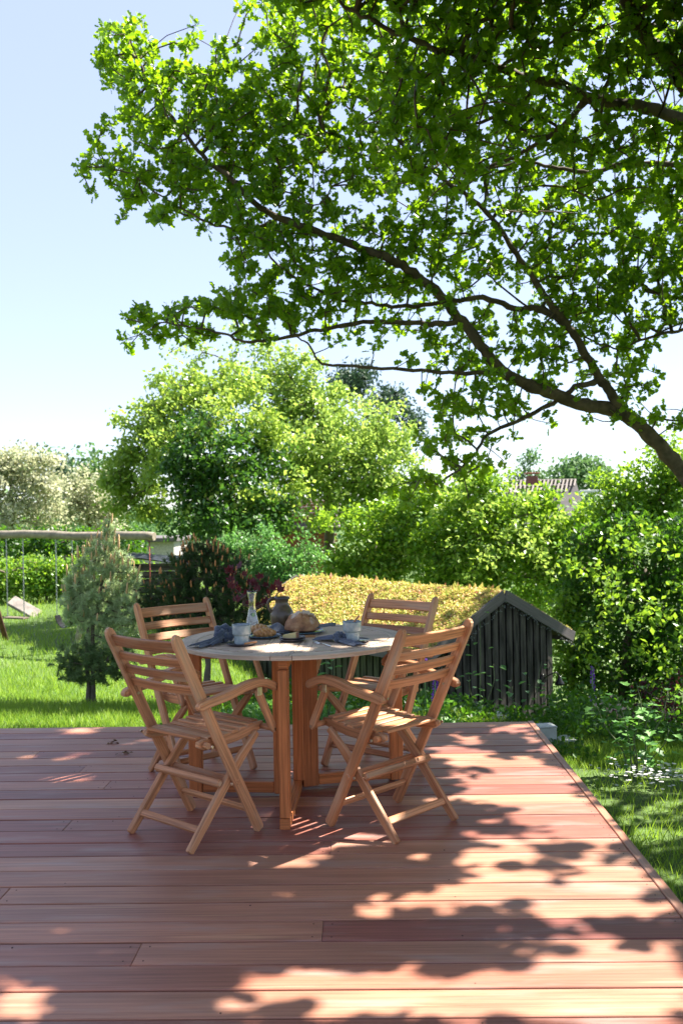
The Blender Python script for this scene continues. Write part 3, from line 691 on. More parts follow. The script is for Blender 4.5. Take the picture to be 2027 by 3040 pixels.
# server, small knife, forks
kn = empty('bread_knife', (0, 0, 0), label='wooden handled server with a broad dark blade leaning on the large plate', cat='knife')
link('handle', sweep('handle', bez([(-.330, 4.445, .762), (-.300, 4.463, .768), (-.268, 4.482, .771), (-.245, 4.496, .771)], 4), .020, .013, (0.5, -.85, 0), .004, [(.6, .6)]+[(1, 1)]*10+[(.7, .6)]*2), M['spoonwood'], kn)
def blade(u, v):
    x = -.245+.115*u; y = 4.496+.055*u+(v-.5)*(.012+.045*math.sin(math.pi*min(1, u*.62+.2)))*1.0
    return (x, y, .772+.012*u-.02*max(0, u-.75)+(v-.5)*.01)
cloth('blade', blade, 16, 8, plain('blade', (.07, .08, .12), .5, .2), parent=kn)
k2 = empty('cheese_knife', (0, 0, 0), label='small knife with a wooden handle resting beside the cheese', cat='knife')
link('handle', sweep('handle', [(-.300, 4.352, .7475), (-.262, 4.358, .7475), (-.222, 4.364, .7475)], .012, .010, (0, 1, 0), .003, [(.7, .8), (1, 1), (.9, .9)]), M['spoonwood'], k2)
link('blade', sweep('blade', [(-.375, 4.340, .7455), (-.300, 4.352, .7475)], .012, .0015, (0, 1, 0), .0005), M['steel'], k2)
def fork(p, ang, label):
    t = empty('fork', p, R(ang), label=label, cat='fork', group='steel forks beside the napkins')
    link('handle', sweep('handle', bez([(-.10, 0, .002), (-.05, 0, .005), (-.015, 0, .006), (.0, 0, .003)], 4), .008, .002, (0, 1, 0), .0006, [(1, 1)]*4+[(.7, 1)]*4+[(.5, 1)]*3+[(.6, 1)]*2), M['steel'], t)
    link('fork_head', sweep('fork_head', bez([(-.002, 0, .003), (.012, 0, .001), (.026, 0, .002)], 4), .019, .0016, (0, 1, 0), .0005, [(.35, 1), (.6, 1)]+[(1, 1)]*7), M['steel'], t)
    for k in range(4):
        y = (k-1.5)*.0052
        link('tine', sweep('tine', [(.026, y, .002), (.045, y, .005), (.058, y, .009)], .0026, .0015, (0, 1, 0), .0004), M['steel'], t)
    return t
fork((-.190, 4.150, ZTOP), 120, 'steel fork with its tines against the right napkin')
fork((-.612, 4.215, ZTOP), 62, 'steel fork lying between the left napkin and the left mug')
# ------------------------------------------------------------------ shed
M['black_wood'] = wood('black_stained_wood', (.014, .013, .015), (.026, .024, .024), [(.8, .8, .85), (1, 1, 1), (1.35, 1.3, 1.25)], .6, gray=(.085, .075, .069), spec=.15)
M['side_wood'] = wood('mossy_black_wood', (.035, .04, .022), (.06, .07, .03), [(.7, .8, .7), (1, 1, 1), (1.4, 1.5, 1.1)], .75, gray=(.10, .11, .05))
M['barge'] = wood('grey_barge_wood', (.11, .10, .105), (.16, .145, .145), [(.9, .9, .95), (1.1, 1.05, 1)], .6, spec=.5)
M['felt'] = plain('roof_felt', (.05, .045, .035), .9)
sh = empty('shed', (SH_A[0], SH_A[1], 0), math.atan2(SH_G[1], SH_G[0]), label='black board clad garden shed with a sedum covered gable roof', cat='shed')
ZA = .358; HW = 1.287; SL = .484; BZ = -2.2; WX = .93
def roofz(x, off=0): return ZA-abs(x)*SL-off
link('wall_panel', join_meshes('wall_panel', [box('p', (0, .085, -1.28), (2*WX-.02, .02, 1.9), 0), box('p', (0, 4.13, -1.28), (2*WX-.02, .02, 1.9), 0), box('p', (-WX+.02, 2.1, -1.28), (.02, 4.0, 1.9), 0), box('p', (WX-.02, 2.1, -1.28), (.02, 4.0, 1.9), 0)]), M['black_wood'], sh, kind='stuff')
tri = fast_mesh('gable_panel', [(-WX, .09, -.34), (WX, .09, -.34), (0, .09, ZA-.14), (-WX, 4.12, -.34), (WX, 4.12, -.34), (0, 4.12, ZA-.14)], [0, 1, 2, 3, 5, 4], [3, 3])
link('gable_panel', tri, M['black_wood'], sh)
rs = random.Random(5)
def vboard(cx, cy, side, x0, x1, z0, zt0, zt1, mat, th=.022):
    """upright board with sloping top: x0,x1 across; side x or y plane"""
    if side == 'x': P = lambda a, z, d: (a, cy+d, z)
    else: P = lambda a, z, d: (cx+d, a, z)
    bm = bmesh.new(); uv = bm.loops.layers.uv.new('UVMap')
    vs = [bm.verts.new(P(a, z, d)) for d in (-th/2, th/2) for a, z in ((x0, z0), (x1, z0), (x1, zt1), (x0, zt0))]
    for f in ((0, 1, 2, 3), (7, 6, 5, 4), (0, 4, 5, 1), (1, 5, 6, 2), (2, 6, 7, 3), (3, 7, 4, 0)):
        fc = bm.faces.new([vs[i] for i in f])
        for lp in fc.loops: lp[uv].uv = (lp.vert.co.z, (lp.vert.co.x+lp.vert.co.y))
    bmesh.ops.recalc_face_normals(bm, faces=bm.faces)
    me = bpy.data.meshes.new('cladding_board'); bm.to_mesh(me); bm.free(); return link('cladding_board', me, mat, sh)
nb = 15; pitch = 2*WX/nb
for i in range(nb):
    x0 = -WX+i*pitch+.015; x1 = x0+pitch-.03; x0 += rs.uniform(-.003, .003)
    vboard(0, .058, 'x', x0, x1, BZ, roofz(x0, .13), roofz(x1, .13), M['black_wood'], .024)
    vboard(0, 4.155, 'x', x0, x1, BZ, roofz(x0, .13), roofz(x1, .13), M['black_wood'], .024)
for i in range(32):
    y0 = .09+i*.1262; y1 = y0+.096
    vboard(-WX-.006, 0, 'y', y0, y1, BZ, roofz(WX, .12), roofz(WX, .12), M['side_wood'], .024)
    vboard(WX+.006, 0, 'y', y0, y1, BZ, roofz(WX, .12), roofz(WX, .12), M['side_wood'], .024)
for s in (-1, 1):
    for yy in (.0, SH_L):
        link('barge_board', sweep('barge_board', [(s*.004, yy, ZA-.068), (s*(HW), yy, roofz(HW)-.068)], .028, .128, (0, 1, 0), .003), M['barge'], sh)
    link('roof_deck', fast_mesh('roof_deck', [(0, .0155, ZA-.045), (s*(HW-.01), .0155, roofz(HW-.01)-.045), (s*(HW-.01), SH_L-.016, roofz(HW-.01)-.045), (0, SH_L-.016, ZA-.045), (0, .0155, ZA-.085), (s*(HW-.01), .0155, roofz(HW-.01)-.085), (s*(HW-.01), SH_L-.016, roofz(HW-.01)-.085), (0, SH_L-.016, ZA-.085)],
         [0, 1, 2, 3, 7, 6, 5, 4, 0, 4, 5, 1, 1, 5, 6, 2, 2, 6, 7, 3, 3, 7, 4, 0], [4]*6), M['felt'], sh)
    link('eave_board', sweep('eave_board', [(s*HW, .02, roofz(HW)-.07), (s*HW, SH_L-.02, roofz(HW)-.07)], .02, .12, (1, 0, 0), .003), M['barge'], sh)
# sedum layer
def sed_h(x, y): return .0+.035*(1-np.exp(-(np.abs(x)/.12)**2))*0+.02*np.sin(x*9+y*3)*np.sin(y*5.3)+.012*np.sin(x*23)*np.sin(y*17)
def sed_z(x, y):
    r = np.sqrt(x*x+.012)                       # rounded ridge
    return ZA-(r-.0)*SL+.028+.6*sed_h(x, y)-.02*np.exp(-((y)/.08)**2)-.035*sst(SH_L-.35, SH_L, y)
xs_ = np.linspace(-HW-.0, HW+.0, 70); ys_ = np.linspace(.018, SH_L-.018, 110)
X, Y = np.meshgrid(xs_, ys_, indexing='ij'); co = np.stack([X, Y, sed_z(X, Y)-.012], -1).reshape(-1, 3)
a = (np.arange(69)[:, None]*110+np.arange(109)[None]).ravel()
m, n, l, b, o = new_mat('sedum_mat'); tc = n.new('ShaderNodeTexCoord'); t = noise(n, l, tc.outputs['Object'], 30, 5); t2 = noise(n, l, tc.outputs['Object'], 1.6, 3)
r1 = ramp(n, l, t2.outputs[0], [(.35, (.32, .36, .07)), (.6, (.45, .36, .11)), (.75, (.42, .18, .1))]); r2 = ramp(n, l, t.outputs[0], [(.3, (.5, .5, .5)), (.7, (1.2, 1.2, 1.2))])
l.new(mix(n, l, r1.outputs[0], r2.outputs[0], 1, 'MULTIPLY'), b.inputs['Base Color']); b.inputs['Roughness'].default_value = .9
link('sedum_mat', fast_mesh('sedum_mat', co, np.stack([a, a+110, a+111, a+1], 1), np.full(len(a), 4), True), m, sh)
N = 60000; x = rng.uniform(-HW, HW, N); y = rng.uniform(.0, SH_L, N); z = sed_z(x, y)+rng.uniform(-.012, .010, N)
link('sedum_leaves', leaf_mesh('sedum_leaves', np.stack([x, y, z], 1), rand_dirs(N, .1)*np.array([1, 1, .5]), rand_dirs(N, 1.8), rng.uniform(.016, .038, N), T_QUAD, squash=1.7), M['sedum'], sh, kind='stuff')
N = 160; x = rng.uniform(-.25, .25, N); y = rng.uniform(.0, SH_L, N); z = sed_z(x, y)
link('sedum_shoots', leaf_mesh('sedum_shoots', np.stack([x, y, z], 1), rand_dirs(N, 2.5), rand_dirs(N), rng.uniform(.05, .10, N), T_QUAD, squash=.8), M['sedum'], sh, kind='stuff')
# fairy lights under the barge boards
fl = empty('string_lights', (SH_A[0], SH_A[1], 0), math.atan2(SH_G[1], SH_G[0]), label='unlit string of tiny clear lights draped under the shed gable', cat='string lights')
rs = random.Random(9); W1 = []; bulbs = []
for i in range(0, 90):
    s = -1+2*i/89; x = s*(HW-.05); sag = .035*abs(math.sin(s*9))+(.10*max(0, -s-.15))
    W1.append((x, -.022+rs.uniform(-.006, .006), roofz(x)-.150-sag+rs.uniform(-.008, .008)))
    for k in range(2):
        if rs.random() < .8: bulbs.append((x+rs.uniform(-.01, .01), -.03, W1[-1][2]+rs.uniform(-.03, .02)))
link('wire', tube('wire', W1, .003, 5), M['darkhole'], fl)
bw = [tube('b', [p, (p[0]+rs.uniform(-.015, .015), p[1]-.005, p[2]-rs.uniform(-.015, .02))], .0045, 5) for p in bulbs]
link('bulbs', join_meshes('bulbs', bw), plain('bulb_plastic', (.16, .19, .18), .3), fl, kind='stuff')
# gooseneck lamp
lp = empty('wall_lamp', (SH_A[0], SH_A[1], 0), math.atan2(SH_G[1], SH_G[0]), label='black gooseneck wall lamp at the right end of the shed gable', cat='lamp')
lx, lz = .72, -.80
M['blackmetal'] = plain('black_metal', (.012, .012, .014), .25, 0)
link('back_plate', tube('back_plate', [(lx, .046, lz), (lx, .020, lz)], .055, 20), M['blackmetal'], lp)
link('arm', tube('arm', bez([(lx, .03, lz), (lx+.03, -.06, lz+.06), (lx+.09, -.10, lz+.08), (lx+.135, -.11, lz+.02)], 6), .009, 10), M['blackmetal'], lp)
link('lamp_shade', lathe('lamp_shade', [(0, .0), (.02, 0), (.024, -.03), (.03, -.05), (.05, -.075), (.062, -.11), (.058, -.11), (.045, -.075), (.02, -.04), (0, -.035)], 28, c=(lx+.135, -.11, lz+.03)), M['blackmetal'], lp)

# ------------------------------------------------------------------ swing set
SWR = A(355, 1232, 14.3); SWL = A(-60, 1226, 15.2)
dsw = (SWL-SWR); Lsw = np.linalg.norm(dsw); dsw /= Lsw
sg = empty('swing_stand', tuple(SWR), label='weathered round log crossbeam on splayed poles carrying the swings', cat='swing stand')
M['log'] = plain('weathered_log', (.21, .18, .135), .8, ns=12, amt=.35, bmp=.6, bs=20)
n_ = 24; P = [tuple(dsw*Lsw*i/n_+np.array([0, 0, .010*math.sin(i*.5)+.003*math.sin(i*1.6)])) for i in range(n_+1)]
link('crossbeam', tube('crossbeam', P, [.066+.002*math.sin(i*1.1) for i in range(n_+1)], 16), M['log'], sg)
px_, py_ = -dsw[1], dsw[0]
for s_, sp in ((.30, 1), (.30, -1), (.985, 1), (.985, -1)):
    t0 = dsw*Lsw*s_; gx, gy = t0[0]+px_*.75*sp+SWR[0], t0[1]+py_*.75*sp+SWR[1]
    link('pole', tube('pole', [tuple(t0+np.array([0, 0, -.04])), (gx-SWR[0], gy-SWR[1], float(gz(gx, gy))-SWR[2]-.05)], .045, 12), M['log'] if s_ < .9 else plain('red_brown_pole', (.12, .05, .04), .7), sg)
M['chain'] = plain('galvanised_chain', (.35, .37, .38), .35, .9)
def onbeam(px):
    best = min(range(401), key=lambda k: abs(proj_px(SWR+dsw*Lsw*k/400)[0]-px*K)); return SWR+dsw*Lsw*best/400
def proj_px(p):
    v = np.array(p)-np.array([0, 0, EYE]); d = v@CF; return 1013.5+F*(v@CR)/d, 1520-F*(v@CU)/d
def chain(name, p, q, mat, parent):
    p = np.array(p); q = np.array(q); L = np.linalg.norm(q-p); n = int(L/.034); ms = []
    for i in range(n):
        c = p+(q-p)*(i+.5)/n; u = Vector((1, 0, 0)) if i % 2 else Vector((0, 1, 0)); pts = [Vector(c)+u*(.010*math.cos(a))+Vector((0, 0, .024*math.sin(a))) for a in np.linspace(0, 2*math.pi, 7)[:-1]]
        ms.append(tube('l', pts, .0045, 4, closed=True))
    return link(name, join_meshes(name, ms), mat, parent, kind='stuff')
def swing(pxa, pxb, kind, drop, label, dpx=4):
    a = onbeam(pxa); c = onbeam(pxb); a2 = a-np.array([0, 0, drop]); c2 = c-np.array([0, 0, drop])
    t = empty('swing', tuple((a+c)/2), label=label, cat='swing', group='swings hanging from the log beam'); o0 = (a+c)/2
    for e, e2 in ((a, a2), (c, c2)):
        e = e-np.array([0, 0, .05]); chain('chain', e-o0, e2-o0, M['chain'], t)
    d = (c2-a2); dl = np.linalg.norm(d); d /= dl
    if kind == 'board': link('seat', sweep('seat', [tuple(a2-o0-d*.04), tuple(c2-o0+d*.04)], .16, .025, (-d[1], d[0], 0), .004), M['bark2'], t)
    else:
        pts = [tuple(a2-o0+d*dl*k/12-np.array([0, 0, .19*(1-(2*k/12-1)**2)])) for k in range(13)]
        link('seat', sweep('seat', pts, .15, .012, (-d[1], d[0], 0), .002), M['blackmetal'], t)
swing(15, 53, 'board', 1.37, 'swing with a flat board seat on two chains')
swing(128, 166, 'belt', 1.30, 'swing with a sagging black belt seat on two chains')
a = onbeam(343); rp = empty('climbing_rope', tuple(a), label='red and white rope hanging from the right end of the log beam', cat='rope')
link('rope', tube('rope', [(0, 0, -.05), (.004, 0, -.5), (0, .003, -.95)], .009, 8), plain('red_rope', (.22, .05, .04), .8, ns=25, amt=.9), rp)
link('knot', lathe('knot', [(0, .03), (.03, .015), (.03, -.015), (0, -.03)], 12, c=(0, .003, -.97)), M['linen'], rp)

# tilted slab on the lawn, left
p = A(57, 1402, 19.5); sb = link('stone_slab', box('stone_slab', (0, 0, 0), (.70, .28, .08), .02), plain('pale_stone', (.2, .175, .155), .9, ns=8, amt=.3, bmp=.6), label='long pale slab lying tilted on the lawn behind the swings', cat='slab')
sb.location = (p[0], p[1], float(gz(p[0], p[1]))+.17); sb.rotation_euler = (R(35), R(28), R(-8))

# ------------------------------------------------------------------ buildings beyond
# brick house glimpsed between the leaves
M['brick'] = plain('red_brick', (.27, .095, .055), .85, ns=3, amt=.35, bmp=.4)
m, n, l, b, o = new_mat('brickwork'); tc = n.new('ShaderNodeTexCoord'); bt = n.new('ShaderNodeTexBrick'); l.new(mapping(n, l, tc.outputs['Object'], (1, 1, 1), rot=(R(90), 0, 0)), bt.inputs[0])
bt.inputs['Color1'].default_value = (.26, .09, .05, 1); bt.inputs['Color2'].default_value = (.18, .06, .04, 1); bt.inputs['Mortar'].default_value = (.25, .22, .19, 1)
bt.inputs['Scale'].default_value = 1; bt.inputs['Brick Width'].default_value = .24; bt.inputs['Row Height'].default_value = .072; bt.inputs['Mortar Size'].default_value = .006
l.new(bt.outputs[0], b.inputs['Base Color']); b.inputs['Roughness'].default_value = .9; M['brickwork'] = m
bo = A(705, 1250, 22); bh = empty('brick_house', (bo[0], bo[1], bo[2]), label='red brick house wall glimpsed through leaves behind the sedum roof', cat='house')
link('wall', box('wall', (-.3, .2, -1.35), (1.9, .22, 4.0), .003), M['brickwork'], bh)
bme = box('brick', (0, 0, 0), (.228, .05, .062), .003)
for r in range(-11, 15):
    for c in range(-4, 3):
        x = c*.24+(.12 if r % 2 else 0); z = r*.072
        if -.02 < x < .34 and -.33 < z < -.09: continue
        bb = link('brick', bme, M['brick'], bh); bb.location = (x, .075+.004*((r*7+c*3) % 3), z)
link('window', box('window', (.17, .07, -.21), (.33, .05, .22), .004), M['bark2'], bh)
link('roof', sweep('roof', [(-1.4, .6, .72), (.8, .6, .72)], 1.6, .12, (0, 1, .5), .02), M['barge'], bh)
# thatched farmhouse
m = plain('thatch', (.10, .09, .092), .95, ns=2.5, amt=.3, bmp=.8, bs=12); M['thatch'] = m
fo = A(1285, 1110, 46); fh = empty('farmhouse', (fo[0], fo[1], 0), R(4), label='far thatched farmhouse with a brick chimney above the hedge', cat='house'); fz = fo[2]
def gableroof(x0, x1, y0, y1, zr, ze, name='roof'):
    ym_ = (y0+y1)/2
    return link(name, fast_mesh(name, [(x0, y0, ze), (x1, y0, ze), (x1, ym_, zr), (x0, ym_, zr), (x0, y1, ze), (x1, y1, ze), (x0, y0, ze-.3), (x1, y0, ze-.3), (x1, y1, ze-.3), (x0, y1, ze-.3)],
        [0, 1, 2, 3, 3, 2, 5, 4, 0, 3, 4, 1, 5, 2, 0, 6, 7, 1, 6, 9, 8, 7, 4, 5, 8, 9, 0, 4, 9, 6, 1, 7, 8, 5], [4, 4, 3, 3, 4, 4, 4, 4, 4]), M['thatch'], fh)
gableroof(-1.6, 1.9, 1.5, 5.5, fz+.15, fz-2.2); gableroof(-2.7, .35, -2.0, 2.0, fz-.22, fz-2.4)
link('wall', box('wall', (-.9, 0, fz-3.4), (3.2, 3.2, 2.6), .01), plain('pink_plaster', (.42, .26, .22), .9), fh)
link('wall', box('wall', (.4, 3.5, fz-3.4), (3.3, 3.4, 2.6), .01), plain('pink_plaster_2', (.42, .26, .22), .9), fh)
ch = link('chimney', box('chimney', (-1.15, 1.0, fz+.0), (.5, .5, .85), .01), plain('old_brick', (.15, .06, .045), .9), fh); link('chimney_cap', box('chimney_cap', (-1.15, 1.0, fz+.56), (.65, .6, .08), .01), M['brick'], ch)
rs = random.Random(2); rc = []
for (x0, x1, y, z) in ((-1.6, 1.9, 3.5, fz+.2), (-2.7, .35, 0, fz-.17)):
    k = x0
    while k < x1:
        rc.append(sweep('s', [(k-.12, y-.45, z-.28), (k+.12, y+.05, z+.10)], .09, .07, (1, 0, 0), .01)); rc.append(sweep('s', [(k+.12, y+.45, z-.28), (k-.02, y-.05, z+.10)], .09, .07, (1, 0, 0), .01)); k += .21
link('ridge_sticks', join_meshes('ridge_sticks', rc), plain('ridge_wood', (.22, .19, .17), .9), fh, kind='stuff')
link('cross_wall', box('cross_wall', (1.55, -.6, fz-.42), (1.5, .08, .12), .01), plain('pale_gutter', (.6, .6, .6), .6), fh)
# pale outbuilding and dark timber store behind the pines
p = A(380, 1250, 31); oh = empty('outbuilding', tuple(p), label='pale plastered outbuilding glimpsed under the big tree, left of the dark pine', cat='outbuilding')
link('wall', box('wall', (-.2, 0, -.8), (1.5, 2.5, 1.9), .01), plain('pale_plaster', (.40, .38, .35), .9), oh)
link('roof', sweep('roof', [(-1.1, 0, .2), (.7, 0, .2)], 3.0, .14, (0, 1, 0), .02), M['thatch'], oh)
p = A(345, 1300, 15.5); ts = empty('timber_store', tuple(p), label='low black timber store with a sagging dark cover between the two pines', cat='timber store')
for k in range(6): link('board', sweep('board', [(-.75, .01*k, -.02-.13*k), (.75, .01*k, -.02-.13*k)], .12, .03, (0, 0, 1), .004), M['black_wood'], ts)
cloth('cover', lambda u, v: (-.85+1.7*u, -.35+.9*v, .12+.07*math.sin(4*u)-.05*math.sin(math.pi*u)+.03*math.sin(9*v+5*u)+.05*v), 20, 12, plain('dark_tarp', (.03, .035, .045), .35, ns=8), th=.01, parent=ts)
for sx in (-.72, .72): link('post', box('post', (sx, .1, -.45), (.07, .07, 1.1), .005), M['black_wood'], ts)
# ------------------------------------------------------------------ oak
G0 = "00000"
OAKG = ["0000000000013678877886799999999999",
 G0+"47101000"+"5768885789"+"99999999999", G0+"88514510"+"7747888899"+"99899999999", G0+"88668866"+"5639889999"+"88885588888",
 G0+"38878778"+"8855589999"+"88888754346", G0+"18778888"+"8874179997"+"56777777667", G0+"16677868"+"8786579998"+"78887656558",
 "00003"+"23566767"+"6777789888"+"78777785678", "00005"+"78876878"+"7523886667"+"87678888788", "00001"+"13666678"+"8511677376"+"64427877888",
 G0+"02664776"+"6757224543"+"35557648788", G0+"00000167"+"7645557766"+"43367648888", G0+"00000035"+"6535678775"+"45478888888",
 G0+"00000015"+"5788888776"+"66678888888", G0+"00000157"+"6587767555"+"31237887766", G0+"01665666"+"7756744543"+"33347888765",
 G0+"01565523"+"4433333543"+"55557666522", G0+"00000000"+"0000000234"+"66676434510", G0+"00000000"+"0000000024"+"33464335510",
 G0+"00000000"+"0000000056"+"65433324520", G0+"00000000"+"0000000046"+"64322113454", G0+"00000000"+"0000000136"+"63100000000",
 G0+"00000000"+"0000000056"+"51000000000", G0+"00000000"+"0000000565"+"31000000000", G0+"00000000"+"0000003431"+"00000000000"]
SDn = np.array(SD)
# sun patches wanted on the deck (picture places turned into deck places)
LIT = [(1524, 2166, 57, 10),(1348, 2228, 78, 19),(1390, 2192, 52, 8),(1545, 2202, 62, 8),(1617, 2223, 41, 8),(1452, 2264, 155, 9),(1586, 2287, 103, 11),(1431, 2314, 83, 17),(1441, 2342, 72, 10),(1638, 2316, 93, 14),(1679, 2373, 114, 19),(1586, 2376, 166, 21),(1690, 2401, 114, 17),(1752, 2430, 72, 14),(1772, 2466, 67, 17),(1804, 2494, 57, 9),(1472, 2502, 41, 14),(1514, 2549, 98, 17),(1452, 2583, 52, 12),(1524, 2604, 93, 16),(1762, 2549, 62, 9),(1772, 2585, 50, 16),(1871, 2585, 39, 12),(1752, 2637, 67, 17),(1907, 2637, 62, 10),(1359, 2642, 78, 16),(1483, 2660, 21, 8),(1234, 2544, 31, 8),(1348, 2542, 41, 10),(1234, 2663, 21, 6),(1659, 2684, 62, 12),(1824, 2684, 103, 12),(1948, 2689, 52, 12),(1566, 2637, 57, 11),(1121, 2471, 41, 12),(209, 2769, 55, 12),(338, 2836, 49, 15),(25, 2900, 39, 17),(160, 2935, 61, 10),(86, 2990, 123, 47),(859, 2898, 83, 32),(1044, 2904, 74, 27),(810, 2962, 68, 15),(688, 2984, 61, 27),(614, 3011, 86, 15),(1044, 3008, 86, 15),(1056, 2714, 61, 12),(878, 2646, 25, 10),(1062, 2954, 31, 10),(1332, 2649, 86, 16),(1493, 2661, 34, 11),(1218, 2661, 34, 9),(1069, 2714, 57, 14),(1195, 2709, 69, 17),(1309, 2695, 34, 9),(1367, 2686, 29, 9),(1642, 2697, 97, 23),(1802, 2692, 80, 21),(1940, 2697, 80, 25),(1688, 2795, 29, 7),(1762, 2837, 57, 18),(1974, 2823, 46, 30),(1034, 2904, 92, 28),(1229, 2886, 40, 14),(1481, 2892, 109, 30),(1711, 2904, 126, 34),(1871, 2904, 138, 28),(1986, 2898, 69, 32),(1573, 2978, 126, 41),(1802, 2984, 252, 48),(1974, 2984, 115, 48),(1258, 2949, 69, 14),(1321, 2995, 103, 21),(1115, 2972, 69, 16),(236, 2170, 70, 10),(236, 2212, 32, 7),(246, 2237, 29, 5),(83, 2247, 32, 5),(153, 2267, 38, 5),(408, 2202, 26, 5),(191, 2337, 26, 4)]
LIT += [(1560,2335,110,28),(1640,2395,150,38),(1680,2440,120,20),(1480,2560,110,40),(1750,2640,180,24),(1700,2970,330,70),(1300,2985,100,40),(1400,2240,60,16)]
LITW = []
for cx, cy, rx, ry in LIT:
    c = onz(cx, cy, 0); ex = onz(cx+rx, cy, 0); ey = onz(cx, cy+ry, 0)
    LITW.append((c[0], c[1], abs(ex[0]-c[0])*.9+.065, abs(c[1]-ey[1])*.9+.065))
LITW = np.array(LITW)
# some light for the table top and a few lawn patches
TOPW = np.array([(-.36, 4.10, .16, .06), (-.30, 3.98, .2, .06), (.15, 4.25, .1, .1), (-.45, 4.55, .12, .08), (.02, 4.1, .08, .06)])
def lit(Q):
    """does this leaf tuft block a wanted sun patch?"""
    Q = np.atleast_2d(Q); r = np.zeros(len(Q), bool)
    P = Q-SDn*(Q[:, 2:3]/SDn[2])
    for cx, cy, rx, ry in LITW: r |= ((P[:, 0]-cx)/rx)**2+((P[:, 1]-cy)/ry)**2 < 1
    P = Q-SDn*((Q[:, 2:3]-.74)/SDn[2])
    for cx, cy, rx, ry in TOPW: r |= ((P[:, 0]-cx)/(rx+.05))**2+((P[:, 1]-cy)/(ry+.05))**2 < 1
    t_ = ((Q[:, :2]-SH_A[:2])@SH_V)/(SDn[:2]@SH_V); P = Q-SDn*t_[:, None]      # foot on the plane of the gable
    gx_ = (P[:, :2]-SH_A[:2])@SH_G; r |= (t_ > 0) & (np.abs(gx_) < 1.35) & (P[:, 2] > -2.0) & (P[:, 2] < -.50-.15*np.sin(gx_*3+.6))
    for zz_, cx, cy, rx, ry in ((.43, .10, 4.02, .17, .12), (.43, .2, 3.86, .12, .08), (.86, .30, 3.78, .16, .06), (.78, .2, 5.0, .14, .1), (.80, -.95, 4.9, .15, .08)):
        P = Q-SDn*((Q[:, 2:3]-zz_)/SDn[2]); r |= ((P[:, 0]-cx)/(rx+.05))**2+((P[:, 1]-cy)/(ry+.05))**2 < 1
    t_ = (Q[:, 1]-9.4)/SDn[1]; P = Q-SDn*t_[:, None]; r |= (t_ > 0) & (P[:, 0] > -3.3) & (P[:, 0] < -2.1) & (P[:, 2] > -.5) & (P[:, 2] < 1.4)
    return r
def inframe(Q, mg=60):
    x, y = proj_px(Q); return -mg < x < 2027+mg and -mg < y < 3040
def blocks(q):
    """does this tuft outside the picture take the sun off the limbs in view?"""
    if q[1] < 9.9: return False
    p = q-SDn*((q[1]-9.8)/SDn[1])
    if p[2] < .3 or np.linalg.norm(p-q) < .5: return False
    x, y = proj_px(p); return 0 < x < 2100 and -100 < y < 1500 and rr_.random() < (.93 if x < 1600 else .7)
tufts = []
def dens(c, r):
    if r < 0: return 8 if c >= 12-r else 0
    if c > 33: return int(OAKG[min(r, 24)][33]) if r > 14 else 8
    return int(OAKG[r][c]) if r < 25 else 0
rr_ = random.Random(21)
for r in range(-4, 25):
    for c in range(0, 40):
        dn = dens(c, r)
        cnt = (dn/9)**1.1*(12.0 if c < 16 else 10.0 if (c < 23 or r > 9) else 8.2)
        cnt = int(cnt)+(rr_.random() < cnt-int(cnt))
        cen = [((c+rr_.uniform(.1, .9))*60, (r+rr_.uniform(.1, .9))*60) for _ in range(2 if dn < 8 else 4)]
        for _ in range(cnt):
            px, py = rr_.choice(cen); px += rr_.gauss(0, 13); py += rr_.gauss(0, 11)
            near = float(sst(850, 1300, px)*sst(760, 420, py)) if py < 760 else 0.0
            ok = None
            for tr in range(14):
                if near > .3 and rr_.random() < .24*near+.08: D = 8.6-1.6*near+rr_.uniform(-.5, .7)
                else: D = 9.6+.9*float(sst(500, 2000, px))+rr_.uniform(-.7, .9)
                if r < 0: D = rr_.uniform(6.5, 9)
                q = at(px, py, D)
                if not lit(q)[0]: ok = q; break
            if ok is None and rr_.random() < .15 and inframe(q): ok = q
            if ok is not None and (inframe(ok) or not blocks(ok)): tufts.append(ok)
# tufts added out of view along the sun rays to shade the deck
cnt = 0
while cnt < 10500:
    x, y = (rr_.uniform(-4.6, 1.25) if cnt % 3 else rr_.uniform(-2.6, .3)), rr_.uniform(.6, 5.95)
    tt = 3.6
    while inframe(np.array([x, y, 0])+SDn*tt, 90) and tt < 11: tt += .25
    q = np.array([x, y, 0])+SDn*(max(tt, 4.2)+rr_.uniform(0, 1.6)); cnt += 1
    if inframe(q, 90) or lit(q)[0] or blocks(q): continue
    tufts.append(q)
GL = [(float(q_[0]), float(q_[1]), a_, b_) for q_, a_, b_ in ((onz(1790, 2325, -.33), .30, .22), (onz(1890, 2445, -.33), .22, .12), (onz(1960, 2500, -.33), .2, .1), (onz(1700, 2290, -.33), .2, .12))]
for _ in range(3300):       # more unseen tufts, added to shade the side lawn and border
    x, y = rr_.uniform(1.0, 5.0), rr_.uniform(1.5, 9.6)
    if any(((x-a_)/c_)**2+((y-b_)/d_)**2 < 1 for a_, b_, c_, d_ in GL): continue
    tt = 4.2
    while inframe(np.array([x, y, -.35])+SDn*tt, 90) and tt < 12: tt += .3
    q = np.array([x, y, -.35])+SDn*(tt+rr_.uniform(0, 1.8))
    if tt >= 12 or lit(q)[0] or blocks(q): continue
    tufts.append(q)
for _ in range(260):        # tufts added out of view to shade the upper shed gable
    gx, gzz = rr_.uniform(-1.0, .95), rr_.uniform(-.40, .1)
    if gzz > .2-abs(gx)*.45: continue
    b_ = np.array([SH_A[0]+gx*SH_G[0], SH_A[1]+gx*SH_G[1], gzz]); tt = 3.0
    while inframe(b_+SDn*tt, 90) and tt < 12: tt += .3
    q = b_+SDn*(tt+rr_.uniform(0, 1.5))
    if tt < 12 and not lit(q)[0]: tufts.append(q)
